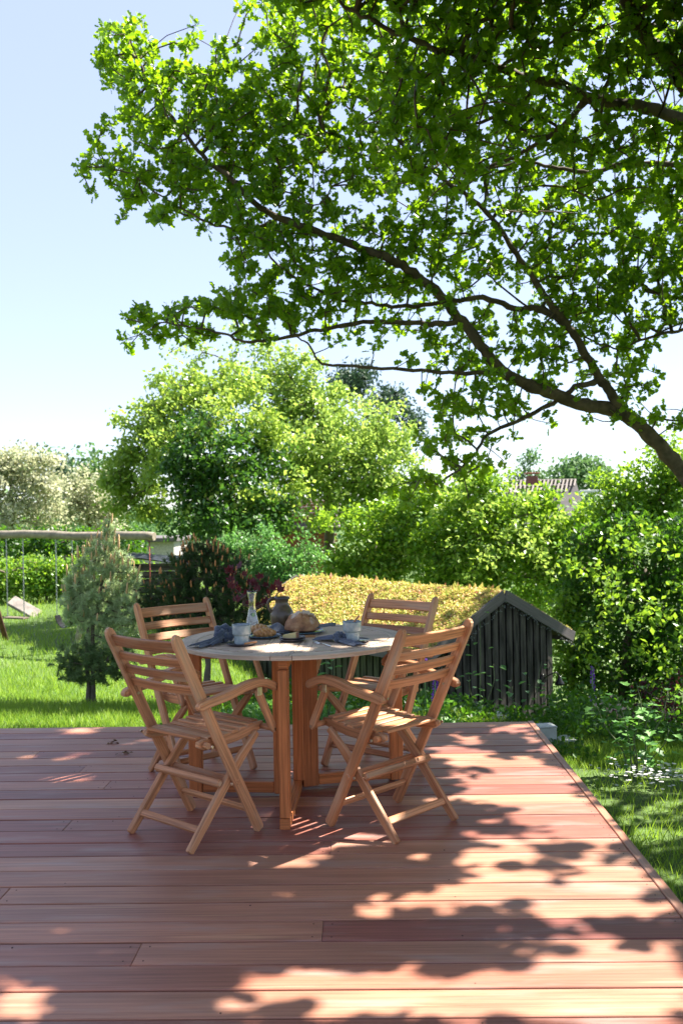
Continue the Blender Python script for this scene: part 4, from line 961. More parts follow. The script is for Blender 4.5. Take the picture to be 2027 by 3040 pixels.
for _ in range(1100):       # unseen crown at the right, added to shade the trees there
    q = np.array([5.9, 11.0, 5.2])+np.array([2.4, 3.2, 2.8])*unit(rng.normal(size=3))*rr_.random()**.4
    if inframe(q, 60) or lit(q)[0] or blocks(q): continue
    tufts.append(q)
LIMBS = [
 ([(1600,1125,10.5),(1568,1085,10.5),(1500,1010,10.4),(1440,955,10.3),(1400,942,10.3),(1330,925,10.2),(1270,905,10.1),(1200,880,10.0),(1150,850,10.0),(1110,800,9.9),(1060,740,9.9),(1020,690,9.8),(960,635,9.8),(900,598,9.7),(850,578,9.7),(780,550,9.7),(700,522,9.6),(640,500,9.6),(600,478,9.6),(560,445,9.5),(520,400,9.5),(480,372,9.5),(440,325,9.4),(395,270,9.4),(350,210,9.4),(320,140,9.4)], .105, .012),
 ([(1425,950,10.3),(1400,900,10.2),(1370,860,10.2),(1330,790,10.1),(1300,745,10.1),(1260,690,10.0),(1210,620,10.0),(1170,560,9.9),(1120,490,9.9),(1060,440,9.8),(1000,400,9.8),(940,350,9.7),(880,290,9.7)], .062, .012),
 ([(1300,745,10.1),(1240,712,10.2),(1180,707,10.2),(1110,685,10.1),(1040,690,10.0),(960,702,10.0),(900,703,9.9),(840,695,9.9),(780,690,9.8),(700,650,9.8),(640,610,9.8)], .042, .010),
 ([(1060,740,9.9),(1000,743,9.8),(940,743,9.8),(850,740,9.7),(760,752,9.6),(700,765,9.6),(620,780,9.5),(560,783,9.5),(510,765,9.5),(430,750,9.5),(370,740,9.5)], .035, .008),
 ([(1150,855,10.0),(1050,856,9.9),(950,850,9.9),(830,842,9.8),(750,836,9.8),(725,822,9.8),(712,795,9.8),(680,770,9.8)], .027, .008),
 ([(1370,875,10.2),(1320,890,10.1),(1270,925,10.2),(1200,960,10.2),(1120,1000,10.3),(1085,1050,10.3),(1040,1090,10.3),(990,1120,10.3)], .036, .010),
 ([(1700,330,9.0),(1600,290,8.4),(1540,265,8.2),(1440,240,8.0),(1350,225,7.9),(1290,195,7.8),(1240,185,7.7),(1180,170,7.6),(1100,140,7.5),(1020,120,7.4),(940,90,7.4),(860,50,7.4),(790,15,7.4),(740,-40,7.4)], .072, .012),
 ([(1700,260,8.6),(1600,190,8.0),(1540,150,7.8),(1480,80,7.6),(1440,0,7.5),(1420,-80,7.4)], .085, .05),
 ([(1240,187,7.7),(1190,240,7.8),(1130,270,7.9),(1060,290,8.0),(1000,300,8.1)], .026, .008),
 ([(1350,226,7.9),(1290,290,8.1),(1200,350,8.2),(1120,385,8.3),(1050,400,8.3)], .034, .008),
 ([(1700,420,9.6),(1560,380,9.2),(1430,380,9.2),(1350,395,9.2),(1280,385,9.2),(1200,372,9.2),(1130,385,9.2),(1070,395,9.2)], .04, .008),
 ([(1700,760,10.6),(1600,755,10.4),(1530,765,10.3),(1470,782,10.2),(1430,800,10.2),(1370,790,10.2)], .03, .008),
 ([(1240,720,10.2),(1190,690,10.2),(1130,640,10.1),(1100,600,10.1),(1090,540,10.1)], .014, .006),
 ([(520,405,9.5),(560,420,9.5),(640,430,9.5),(720,470,9.5),(760,430,9.5),(735,380,9.5),(730,330,9.5)], .012, .005),
 ([(640,500,9.6),(560,530,9.5),(480,510,9.5),(400,470,9.5),(300,400,9.5),(240,385,9.5)], .018, .006)]
# leave the big limbs in view: thin the tufts that hang right before them
LP_ = np.array([[q[0], q[1], q[2], r0] for pts, r0, r1 in LIMBS if r0 > .03 for q in bez(pts, 4)])
kp = []
for q in tufts:
    x, y = proj_px(q); d_ = (q-np.array([0, 0, EYE]))@CF; near = (np.hypot(LP_[:, 0]*K-x, LP_[:, 1]*K-y) < 26) & (LP_[:, 2] > d_-.1)
    kp.append(not (near.any() and x < 2027 and y > 0 and rr_.random() < (.8 if y > 500 else .65)))
tufts = np.array(tufts)[np.array(kp)]
oak = empty('oak_tree', (5.35, 10.75, float(gz(5.35, 10.75))), label='big oak reaching in from the right, long limbs and lobed leaves over the deck', cat='tree')
OO = np.array([5.35, 10.75, float(gz(5.35, 10.75))])
def limb(name, pts, r0, r1, parent, mat, org, wob=.08, n=10):
    P = bez(pts, 5); m_ = len(P); P = [np.array(p)-org+np.array([rr_.uniform(-1, 1), rr_.uniform(-1, 1), rr_.uniform(-1, 1)])*.012 for p in P]
    rad = [max(r1, r0+(r1-r0)*(i/(m_-1))**.8)*(1+.07*math.sin(i*1.9)) for i in range(m_)]
    link(name, tube(name, P, rad, n, wob=wob, seed=m_), mat, parent); return [np.array(p)+org for p in P]
TK = [(5.35, 10.75, OO[2]-.3), (5.32, 10.72, OO[2]+1.2), (5.25, 10.7, 1.0), (5.3, 10.6, 3.0), (5.1, 10.2, 4.6), (4.9, 9.9, 6.5)]
roots = limb('trunk', TK, .42, .16, oak, M['bark'], OO, n=16)
for k, (pts, r0, r1) in enumerate(LIMBS):
    W = [A(*p) for p in pts]
    if k == 0: W = [np.array([5.25, 10.7, .35]), np.array([4.6, 10.6, .9])]+W
    if k in (6, 7, 10, 11): W = [np.array([5.2, 10.5, {6: 3.6, 7: 3.9, 10: 3.2, 11: 2.4}[k]])]+W
    roots += limb('limb', W, r0, r1, oak, M['bark'], OO)
for tgt in ((2.6, 6.4, 6.6), (3.6, 5.0, 6.9), (4.6, 6.6, 6.4), (1.8, 7.6, 7.2)):
    W = [np.array([4.9, 9.9, 6.2]), (np.array([4.9, 9.9, 6.2])+np.array(tgt))/2+np.array([.2, 0, .5]), np.array(tgt)]
    roots += limb('limb', W, .12, .03, oak, M['bark'], OO)
inf_ = np.array([inframe(q, 150) for q in tufts]); kq = np.array([proj_px(q)[0] > 200 for q in tufts]) | ~inf_; tufts = tufts[kq]; inf_ = inf_[kq]
link('twigs', twig_mesh('twigs', tufts[inf_]-OO, np.array(roots)-OO, .0042, .42, .30, .03), M['bark'], oak, kind='stuff')
out_ = tufts[~inf_]; pp_ = np.array([proj_px(q) for q in out_]); out_ = out_[pp_[:, 0] > 1100][::3]
link('upper_shade_twigs', twig_mesh('upper_shade_twigs', out_-OO, np.array(roots)-OO, .0042, .42, .30, .03, k=3), M['bark'], oak, kind='stuff')  # twigs out of view, also for the tufts added to cast shade
# leaves in rosettes
nl_ = 14; n_t = len(tufts); tdir = unit(rng.normal(size=(n_t, 3))*.7+np.array([-.2, -.25, .55]))
P = np.repeat(tufts, nl_, 0)+rng.normal(size=(n_t*nl_, 3))*.026
U = unit(np.repeat(tdir, nl_, 0)*.35+rand_dirs(n_t*nl_)); Nn = unit(rand_dirs(n_t*nl_)+np.array([0, -.35, .5])); S = rng.uniform(.045, .118, n_t*nl_)
rv = np.clip(np.repeat(rng.random(n_t), nl_)*.5+rng.random(n_t*nl_)*.5, 0, 1)
v = P-np.array([0, 0, EYE]); dd = v@CF; xx = 1013.5+F*(v@CR)/dd; yy = 1520-F*(v@CU)/dd
vis = (xx > 0) & (xx < 2027) & (yy > 0) & (yy < 1500); big = np.where(vis, S/dd, 0); idx = np.argsort(-big)[:300]
keep = np.ones(len(P), bool); keep[idx] = False
seen = (xx > -80) & (xx < 2107) & (yy > -80) & (yy < 1560)
k1 = keep & seen; k2 = keep & ~seen; k2 &= (rng.random(len(P)) < .50)
link('foliage', leaf_mesh('foliage', P[k1]-OO, U[k1], Nn[k1], S[k1], T_OAK, rv[k1]), M['oakleaf'], oak, kind='stuff')
link('upper_shade_foliage', leaf_mesh('upper_shade_foliage', P[k2]-OO, U[k2], Nn[k2], S[k2]*1.42, T_OVATE, rv[k2], 1.35), M['oakleaf'], oak, kind='stuff')  # unseen crown leaves, together with the tufts added to cast shade
lm = []
for k in range(6):
    me = leaf_mesh('leaf', np.zeros((1, 3)), [[0, 1, 0]], [[0, 0, 1]], [1.0], T_OAK, np.array([.1+.16*k])); me.materials.append(M['oakleaf']); lm.append(me)
for q, i in enumerate(idx):
    u_ = U[i]; s_ = unit(np.cross(Nn[i], u_)); w_ = np.cross(u_, s_); p_ = P[i]-OO
    ob = link('leaf', lm[q % 6], None, oak)
    ob.matrix_local = Matrix(((s_[0]*S[i], u_[0]*S[i], w_[0]*S[i], p_[0]), (s_[1]*S[i], u_[1]*S[i], w_[1]*S[i], p_[1]), (s_[2]*S[i], u_[2]*S[i], w_[2]*S[i], p_[2]), (0, 0, 0, 1)))

# ------------------------------------------------------------------ other trees and shrubs
def blob_pts(blobs, D, clump_r, cover=1.0, depth=.8, shell=.35):
    """clump centres inside ellipsoids given in picture units at depth D"""
    out = []
    for bl in blobs:
        x, y, rx, ry = bl[:4]; dz = bl[4] if len(bl) > 4 else 0; cv = bl[5] if len(bl) > 5 else 1
        Dq = D+dz; c = A(x, y, Dq); kx = Dq/2109; a_, b_ = rx*kx, ry*kx; dpt = depth*max(a_, b_)*.9
        n = max(3, int(cv*cover*2.2*a_*b_*math.pi/(math.pi*clump_r**2)))
        d = unit(rng.normal(size=(n, 3)))*(rng.random((n, 1))**shell)*np.where(rng.random((n, 1)) < .22, rng.uniform(1.0, 1.34, (n, 1)), 1); out.append(c+d*np.array([a_, dpt, b_]))
    return np.concatenate(out)
def leaves(name, C, clump_r, per, size, T, mat, parent, org, up=.5, squash=1.0, droop=0.0, szj=.3):
    n = len(C); P = np.repeat(C, per, 0)+rng.normal(size=(n*per, 3))*clump_r*np.array([.55, .55, .42])
    U = rand_dirs(n*per)+np.array([0, 0, -droop]); Nn = rand_dirs(n*per)+np.array([0, 0, up]); S = size*rng.uniform(1-szj, 1+szj, n*per)
    rv = np.clip(np.repeat(rng.random(n), per)*.5+rng.random(n*per)*.5, 0, 1)
    return link(name, leaf_mesh(name, P-org, U, Nn, S, T, rv, squash), mat, parent, kind='stuff')
def plant(name, label, cat, D, base, blobs, size, mat, per=26, clump=.16, cover=1.0, trunk=.08, group=None, T=T_QUAD, bark=None, up=.5, extra=(), twr=.003, squash=1.1, droop=0, depth=.8, lean=0):
    bx, by = base; p0 = A(bx, by, D); z0 = float(gz(p0[0], p0[1])); org = np.array([p0[0], p0[1], z0])
    t = empty(name, tuple(org), label=label, cat=cat, group=group); bark = bark or M['bark2']
    C = blob_pts(blobs, D, clump, cover, depth); top = C[:, 2].max(); mc = C.mean(0)
    pts = [org+np.array([0, 0, -.2]), org+np.array([0, 0, .35*(top-z0)])+.25*(mc-org)*np.array([1, 1, 0]), org+np.array([0, 0, .62*(top-z0)])+.7*(mc-org)*np.array([1, 1, 0]), np.array([mc[0], mc[1], z0+.72*(top-z0)])]
    rts = limb('trunk', pts, trunk, trunk*.25, t, bark, org, n=8)
    sel = C[rng.permutation(len(C))[:min(900, len(C))]]
    link('branches', twig_mesh('branches', sel-org, np.array(rts)-org, twr, .5, .3, trunk*.6), bark, t, kind='stuff')
    leaves('foliage', C, clump, per, size, T, mat, t, org, up, squash, droop)
    for nm, bl, mt, sz, pr, cl, cv in extra:
        C2 = blob_pts(bl, D, cl, cv, depth); leaves(nm, C2, cl, pr, sz, T, mt, t, org, up, squash, droop)
    return t
# big trees in the middle
plant('ivy_clad_tree', 'big spreading leafy tree in the middle, its trunk and centre dark with ivy', 'tree', 18.5, (520, 1290),
      [(330,1000,70,75,0),(310,1090,60,60,0),(400,960,80,65,-.2),(330,1160,65,50,.2),(275,1130,35,50,0),(420,890,60,50,.5,.7),(470,900,90,50,0,.8),(540,880,80,50,-.2,.8),(560,1110,70,55,-2.0,.3),(500,960,80,50,-1.5,.5),(380,1060,70,80,-1.0,.7),(270,1080,40,60,0),(600,990,70,60,-1.4,.7),(450,1130,60,50,-1.8,.3),(640,1120,60,60,-1.7,.5),
       (380,860,40,30,.5,.4),(350,930,50,40,.4,.7)],
      .105, M['walnut'], per=38, clump=.20, cover=1.9, trunk=.20, twr=.004, droop=.5,
      extra=[('ivy_foliage', [(480,985,75,60,-.9,.8),(500,1050,110,85,-1.8),(540,1150,125,75,-1.8),(600,1185,90,50,-1.6),(440,1080,60,80,-1.7),(450,1200,80,40,-.8),(610,1050,50,60,-1.0)], M['ivy'], .10, 34, .2, 2.3)])
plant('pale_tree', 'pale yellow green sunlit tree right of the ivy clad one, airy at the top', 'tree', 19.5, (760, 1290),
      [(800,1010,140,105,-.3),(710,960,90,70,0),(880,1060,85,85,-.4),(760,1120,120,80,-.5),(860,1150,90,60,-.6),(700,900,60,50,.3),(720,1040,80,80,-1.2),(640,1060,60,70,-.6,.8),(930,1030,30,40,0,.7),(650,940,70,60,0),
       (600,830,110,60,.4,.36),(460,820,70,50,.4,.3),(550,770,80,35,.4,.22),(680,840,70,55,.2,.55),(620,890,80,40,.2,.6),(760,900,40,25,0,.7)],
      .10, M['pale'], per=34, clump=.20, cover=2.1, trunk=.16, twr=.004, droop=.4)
plant('pine_tree', 'tall dark pine standing far behind the big tree, against the sky', 'tree', 36, (850, 1150),
      [(820,848,45,16),(835,870,65,20),(855,900,75,22),(875,930,75,20),(895,955,62,16),(915,975,45,12),(945,992,18,7),(860,1010,90,40),(955,970,14,6),(790,880,40,40)], .20, M['conifer'], per=60, clump=.42, cover=2.2, trunk=.25, squash=.7)
plant('hawthorn', 'hawthorn covered in creamy blossom at the far left behind the log beam', 'tree', 26, (30, 1270),
      [(30,1120,95,80),(-50,1100,80,90),(110,1110,55,70),(60,1190,100,45),(20,1060,50,35,0,.7),(90,1055,30,22,0,.6),(60,1060,50,30)], .11, M['flowering'], per=44, clump=.26, cover=2.2, trunk=.12, group='hawthorns in blossom')
plant('hawthorn', 'hawthorn with greyer blossom between the cream one and the big tree', 'tree', 27.5, (205, 1270),
      [(205,1140,50,55),(170,1160,50,50),(240,1170,40,45),(190,1105,30,25),(225,1200,60,35)], .11, M['flowering'], per=44, clump=.26, cover=2.2, trunk=.1, group='hawthorns in blossom')
plant('cypress', 'narrow dark evergreen behind the hawthorns', 'tree', 34, (150, 1180), [(150,1075,16,30),(150,1110,22,40),(155,1150,26,40)], .2, M['conifer'], per=24, clump=.35, cover=1.6, trunk=.1)
plant('leafy_tree', 'mid green leafy tree behind the hawthorns, right of the cypress', 'tree', 38, (200, 1180), [(205,1065,45,25),(180,1085,50,30),(245,1085,30,25),(225,1110,60,30),(95,1050,35,16)], .22, M['far'], per=40, clump=.5, cover=2.4, trunk=.15)
plant('garden_hedge', 'low leafy hedge along the far end of the lawn at left', 'hedge', 22, (110, 1375),
      [(x, 1318+8*math.sin(x), 46, 42) for x in range(-120, 330, 38)]+[(x, 1348, 46, 28) for x in range(-120, 330, 38)], .09, M['hedge'], per=36, clump=.2, cover=2, trunk=.05)
plant('shade_bush', 'dark leafy bush under the hawthorns behind the hedge', 'bush', 24, (120, 1350), [(x, 1252, 50, 34) for x in range(-100, 340, 40)], .11, M['dark_leaf'], per=36, clump=.25, cover=2, trunk=.05)
plant('bluegreen_shrub', 'blue green shrub between the dark pine and the sedum roof', 'shrub', 15.5, (640, 1400), [(560,1290,50,50),(620,1270,60,50),(680,1300,60,45),(600,1330,80,40),(540,1250,40,30),(650,1350,70,40),(700,1255,30,30,0,.5)], .06, M['bluegreen'], per=38, clump=.14, cover=2.4, trunk=.04)
plant('leafy_shrub', 'sunlit light green shrub directly behind the middle of the sedum roof', 'shrub', 17.2, (880, 1400),
      [(790,1300,60,55),(850,1240,80,75),(930,1200,70,70),(960,1270,90,80),(1000,1150,60,60),(860,1320,90,50),(760,1200,40,40,0,.5)], .09, M['hedge'], per=38, clump=.18, cover=2.3, trunk=.06, group='light green shrubs behind the shed')
plant('leafy_shrub', 'tall sunlit shrub behind the shed gable, leaves up to the farmhouse roof', 'shrub', 16.5, (1130, 1420),
      [(1060,1180,80,85),(1140,1150,70,65),(1110,1110,45,40,0,.7),(1120,1260,110,85),(1210,1230,80,75),(1250,1170,50,45),(1060,1310,90,60),(1200,1330,110,70),(1290,1260,50,80),(1270,1150,40,22,0,.7),(1330,1200,50,40),(1000,1240,50,60),(1310,1330,50,60),(1010,1330,60,60)], .09, M['hedge'], per=38, clump=.18, cover=2.1, trunk=.07, group='light green shrubs behind the shed',
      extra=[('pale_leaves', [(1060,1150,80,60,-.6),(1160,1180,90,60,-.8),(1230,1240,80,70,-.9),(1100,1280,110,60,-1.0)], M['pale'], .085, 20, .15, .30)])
plant('round_tree', 'small far tree with a rounded crown right of the chimney', 'tree', 62, (1330, 1160), [(1330,1085,60,28),(1295,1095,40,22),(1370,1100,40,25),(1320,1070,35,14)], .32, M['far'], per=50, clump=.7, cover=2.4, trunk=.2)
plant('birch_tree', 'far pale feathery birch left of the chimney', 'tree', 58, (1217, 1160), [(1215,1085,28,40),(1218,1050,14,22),(1200,1100,30,25),(1240,1100,22,22)], .22, M['far'], per=44, clump=.5, cover=1.5, trunk=.12)
plant('sunlit_tree', 'leafy tree with bright top leaves at the right edge under the oak limb', 'tree', 15, (1500, 1500),
      [(1440,1110,60,45),(1400,1160,50,50),(1500,1090,60,60),(1560,1060,50,70),(1470,1180,90,60),(1560,1170,60,80),(1410,1230,60,60),(1620,1120,60,100),(1390,1100,22,20,0,.5)], .085, M['hedge'], per=32, clump=.17, cover=2.0, trunk=.07, T=T_OVATE)
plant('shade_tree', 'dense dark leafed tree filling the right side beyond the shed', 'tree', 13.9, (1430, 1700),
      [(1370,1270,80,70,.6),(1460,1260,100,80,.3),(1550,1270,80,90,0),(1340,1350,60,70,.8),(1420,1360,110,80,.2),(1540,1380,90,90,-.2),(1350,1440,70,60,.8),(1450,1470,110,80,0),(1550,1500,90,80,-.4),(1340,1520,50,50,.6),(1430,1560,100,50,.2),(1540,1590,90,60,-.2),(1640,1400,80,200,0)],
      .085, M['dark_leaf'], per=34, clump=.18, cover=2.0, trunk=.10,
      extra=[('sun_coloured_leaves', [(1350,1270,80,60,-.5),(1460,1250,100,60,-.8),(1400,1380,110,70,-.9),(1520,1380,90,80,-1.0),(1350,1480,70,50,-.6),(1470,1500,100,70,-1.0),(1540,1580,80,50,-1.0)], M['hedge'], .095, 20, .15, .34)])  # sun flecks put into the colour: lighter leaves mixed over the dark ones
plant('thicket_shrub', 'low yellow green thicket between the shed corner and the dark right tree', 'shrub', 14.4, (1310, 1600), [(1310,1400,50,50),(1330,1470,60,60),(1300,1530,50,60),(1350,1560,70,60),(1250,1380,40,30,2.5),(1400,1620,90,40)], .075, M['hedge'], per=34, clump=.16, cover=1.8, trunk=.04)
# far woods closing the view
C = []
for x in range(-900, 2600, 26):
    for _ in range(3):
        D = random.uniform(60, 95); C.append(A(x+random.uniform(-20, 20), 1195-.0177*(x-784)*1.0+random.uniform(-32, 40)-7, D))
C = np.array(C); leaves('far_woods', C, 1.6, 46, .62, T_QUAD, M['far'], None, np.zeros(3)); bpy.data.objects['far_woods']['kind'] = 'stuff'
C = np.stack([rng.uniform(-14, 20, 420), rng.uniform(24, 30, 420), rng.uniform(-2.0, -.6, 420)], 1)
leaves('undergrowth', C, .4, 30, .14, T_QUAD, M['dark_leaf'], None, np.zeros(3))

# ------------------------------------------------------------------ pines close by
def needles(C, D, L, per, mat, parent, org, name='needles', wide=1.0, sp=.9):
    n = len(C); Dd = np.repeat(D, per, 0); U = unit(Dd*sp+rand_dirs(n*per)); P = np.repeat(C, per, 0)+Dd*rng.uniform(-.045, .03, (n*per, 1))
    return link(name, leaf_mesh(name, P-org, U, rand_dirs(n*per), L*rng.uniform(.7, 1.2, n*per), T_NEEDLE, np.clip(np.repeat(rng.random(n), per)*.6+rng.random(n*per)*.4, 0, 1), wide*3), mat, parent, kind='stuff')
def young_pine(name, label, D, base, spine, blobs, low, needle_mat, L, per, cover, candle_mat, ncand, csize, cname, trunk, group=None):
    b0 = A(base[0], base[1], D); z0 = float(gz(b0[0], b0[1])); org = np.array([b0[0], b0[1], z0]); t = empty(name, tuple(org), label=label, cat='pine', group=group)
    rts = []
    for sp in spine:
        W = [A(*p) for p in sp]; W[0] = np.array([W[0][0], W[0][1], z0-.1]); rts += limb('trunk', W, trunk, .008, t, M['bark2'], org, n=8)
    C = blob_pts(blobs, D, .075, cover, .85, .45); out = unit(C-np.array([b0[0], b0[1], 0])-np.array([0, 0, 1])*(C[:, 2:3]*.72)); dr = unit(out*.5+np.array([0, 0, .75])+rng.normal(size=C.shape)*.35)
    link('branches', twig_mesh('branches', C-org, np.array(rts)-org, .0022, .5, .3, .016), M['bark2'], t, kind='stuff')
    needles(C, dr, L, per, needle_mat, t, org)
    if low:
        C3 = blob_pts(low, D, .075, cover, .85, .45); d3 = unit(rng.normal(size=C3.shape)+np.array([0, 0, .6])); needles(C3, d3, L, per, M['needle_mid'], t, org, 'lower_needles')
        link('lower_branches', twig_mesh('branches', C3-org, np.array([[0, 0, .0], [0, 0, .15], [.05, 0, .3]]), .002, .5, .3, .012), M['bark2'], t, kind='stuff')
    # candles or pollen cones on the tips that show
    sc_ = C[:, 2]*.5-C[:, 1]*.6+rng.random(len(C))*.7; top = np.argsort(-sc_)[:ncand]
    cm = tube(cname, [(0, 0, 0), (0, 0, .35*csize), (0, 0, .8*csize), (0, 0, csize)], [.10*csize, .13*csize, .10*csize, .02*csize] if cname == 'pollen_cone' else [.06*csize, .08*csize, .07*csize, .02*csize], 7)
    cm.materials.append(candle_mat)
    for i in top:
        o_ = link(cname, cm, None, t); o_.location = Vector(C[i]+dr[i]*L*.75-org); o_.rotation_euler = Vector((dr[i][0]*.3, dr[i][1]*.3, 1)).to_track_quat('Z', 'Y').to_euler(); s = random.uniform(.6, 1.25); o_.scale = (s, s, s)
    return t
young_pine('young_pine', 'light grey green young pine with pale upright candles on the lawn', 9.4, (215, 1568),
           [[(215,1568,9.4),(212,1480,9.4),(222,1400,9.4),(236,1330,9.4),(245,1250,9.4),(250,1195,9.4)], [(200,1560,9.4),(203,1470,9.4),(200,1400,9.4),(190,1340,9.4)]],
           [(165,1400,25,40),(320,1420,20,40),(175,1350,30,30),(300,1340,25,30),(250,1225,12,30),(235,1270,40,30),(215,1310,50,35),(270,1300,40,35),(190,1350,45,40),(240,1370,60,40),(290,1380,40,35),(220,1420,55,35),(275,1430,50,35),(310,1390,20,30),(195,1400,40,40),(250,1460,50,25,0,.6)],
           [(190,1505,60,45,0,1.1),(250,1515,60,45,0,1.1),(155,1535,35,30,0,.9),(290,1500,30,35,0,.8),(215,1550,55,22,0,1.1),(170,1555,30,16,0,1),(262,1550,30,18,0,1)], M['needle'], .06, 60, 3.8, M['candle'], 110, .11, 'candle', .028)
young_pine('dark_pine', 'dark green bushy pine dotted with orange brown cones behind the far left chair', 9.3, (474, 1600),
           [[(474,1600,9.3),(476,1540,9.3),(480,1460,9.3),(478,1380,9.3),(470,1300,9.3),(478,1240,9.3)]],
           [(470,1270,55,30),(430,1310,60,45),(520,1310,60,45),(380,1370,55,45),(460,1370,80,55),(550,1370,70,50),(420,1420,80,40),(520,1430,90,40),(600,1420,40,40),(345,1410,40,35),(590,1350,40,30)],
           None, M['needle_dark'], .055, 56, 5.0, M['cone'], 200, .062, 'pollen_cone', .042)

# ------------------------------------------------------------------ lawn
def lawn(n, y0, y1, size, name, xr=None):
    u = rng.random(n); y = 1/((1/y0)*(1-u)+(1/y1)*u); hw = .41*y+.7
    x = rng.uniform(-1, 1, n)*hw if xr is None else rng.uniform(xr[0], xr[1], n)
    x = x-.02*y
    ok = ~((x < 1.09) & (y < 5.83))
    uu = (x-.99)*SH_G[0]+(y-10.42)*SH_G[1]; vv_ = (x-SH_A[0])*SH_V[0]+(y-SH_A[1])*SH_V[1]
    ok &= ~((uu > -.25) & (y > 9.2) & (x > -1.9)); x, y = x[ok], y[ok]
    z = gz(x, y); P = np.stack([x, y, z-.005], 1); k = len(P)
    clump = np.clip(.5+.35*np.sin(x*5+2*np.sin(y*3))*np.cos(y*4.1+np.sin(x*2)), .1, 1)
    S = size*(.55+.6*rng.random(k))*(.7+.5*clump)*(1+.07*(y-6).clip(0))
    U = rand_dirs(k)*.55+np.array([0, 0, 1.0]); N = rand_dirs(k)*np.array([1, 1, .2])
    rv = np.clip(.25*clump+.75*rng.random(k), 0, 1)
    return link(name, leaf_mesh(name, P, U, N, S, T_BLADE, rv, 1.15), M['grass'], None, kind='stuff')
lawn(150000, 5.8, 26, .085, 'lawn_grass')
lawn(32000, 2.0, 7.2, .075, 'side_lawn_grass', (1.09, 3.4))
# ------------------------------------------------------------------ garden plants near the deck
def scatter_cover(name, region, n, size, h, mat, T=T_OVATE, up=.8, squash=1.0):
    x = rng.uniform(region[0], region[1], n); y = rng.uniform(region[2], region[3], n)
    ok = ~((x < 1.1) & (y < 5.86)); uu = (x-.99)*SH_G[0]+(y-10.42)*SH_G[1]; ok &= ~((uu > -.02) & (y > 9.9) & (x > -1.7) & (x < 2.6)); x, y = x[ok], y[ok]
    hh = h*(.35+.65*(.5+.5*np.sin(x*4.1+1)*np.cos(y*3.3+x)))
    z = gz(x, y)+hh*rng.random(len(x))**.7; P = np.stack([x, y, z], 1)
    return link(name, leaf_mesh(name, P, rand_dirs(len(P), .3), rand_dirs(len(P), up), size*rng.uniform(.6, 1.2, len(P)), T, None, squash), mat, None, kind='stuff')
scatter_cover('border_plants', (-1.35, .25, 5.95, 7.2), 5200, .055, .28, M['lightleaf'])
scatter_cover('shed_border_plants', (-1.2, 2.2, 7.2, 10.6), 9000, .06, .22, M['dark_leaf'])
scatter_cover('side_border_plants', (1.45, 5.0, 6.35, 9.6), 15000, .06, .36, M['dark_leaf'])
scatter_cover('side_border_leaves', (1.6, 5.0, 6.4, 8.2), 1500, .055, .30, M['lightleaf'])
scatter_cover('far_border_plants', (2.4, 7.5, 8.5, 13), 9000, .1, .7, M['dark_leaf'])

scatter_cover('corner_plants', (.2, 1.5, 5.95, 7.2), 2500, .045, .10, M['dark_leaf'])
def stem_plant(name, label, cat, base, stems, leafsize, mat, per, T=T_LOBE3, group=None, individual=True, spread=.10, lv0=.25):
    bx, by = base; z0 = float(gz(bx, by)); t = empty(name, (bx, by, z0), label=label, cat=cat, group=group); rs = random.Random(int(abs(bx*1000+by*100)))
    me = [leaf_mesh('leaf', np.zeros((1, 3)), [[0, 1, 0]], [[0, 0, 1]], [1.0], T, np.array([.15+.25*k])) for k in range(4)]
    for m_ in me: m_.materials.append(mat)
    for (dx, dy, h) in stems:
        pts = bez([(dx*.25, dy*.25, -.03), (dx*.4+rs.uniform(-.02, .02), dy*.4, h*.35), (dx*.8+rs.uniform(-.03, .03), dy*.8, h*.7), (dx, dy, h)], 4)
        link('stem', tube('stem', pts, [.006-.004*i/(len(pts)-1) for i in range(len(pts))], 6), plain('green_stem', (.08, .11, .04), .7) if 'green_stem' not in bpy.data.materials else bpy.data.materials['green_stem'], t)
        for i in range(per):
            s = lv0+(1-lv0)*i/(per-1); p = pts[min(len(pts)-1, int(s*(len(pts)-1)))]; a = rs.uniform(0, 6.28); r = spread*rs.uniform(.3, 1)
            o_ = link('leaf', me[rs.randrange(4)], None, t); o_.location = (p[0]+r*math.cos(a), p[1]+r*math.sin(a), p[2]+rs.uniform(-.02, .03))
            d = Vector((math.cos(a), math.sin(a), rs.uniform(-.5, .25))); o_.rotation_euler = d.to_track_quat('Y', 'Z').to_euler(); sc_ = leafsize*rs.uniform(.7, 1.25); o_.scale = (sc_, sc_, sc_)
    return t
# currant shrub, right foreground
p = onz(1462*K, 1790*K, -.32)
stem_plant('currant_shrub', 'young currant shrub with light green lobed leaves standing on the lawn right of the deck', 'shrub', (p[0], p[1]),
           [(-.12, 0, .50), (.02, .05, .56), (.10, -.03, .46), (-.04, -.06, .34), (.22, .08, .50), (-.22, .06, .42), (.17, -.08, .30)], .062, M['lightleaf'], 15, spread=.09)
p = at(1105*K, 1660*K, 8.0)
stem_plant('rose_stem', 'leafy rose stems in front of the black gable, left part', 'rose', (p[0], p[1]), [(0, 0, .92), (.12, .05, .5), (-.10, 0, .4)], .075, M['bluegreen'], 11, T=T_OVATE, spread=.12, lv0=.35)
p = at(1215*K, 1660*K, 7.8)
stem_plant('rose_stem', 'leafy rose stems in front of the black gable, right part near the white pot', 'rose', (p[0], p[1]), [(0, 0, .50), (.12, .05, .62), (-.14, 0, .42), (.22, 0, .5)], .07, M['bluegreen'], 10, T=T_OVATE, spread=.12, lv0=.3)
p = at(745*K, 1640*K, 6.5)
stem_plant('leafy_perennial', 'tall dark leafed perennial seen under the table against the shed side', 'plant', (p[0], p[1]), [(0, 0, .78), (.08, .03, .70), (-.06, 0, .6), (.15, 0, .5), (.02, .05, .45), (-.12, .02, .35)], .085, M['bluegreen'], 13, T=T_OVATE, spread=.08)
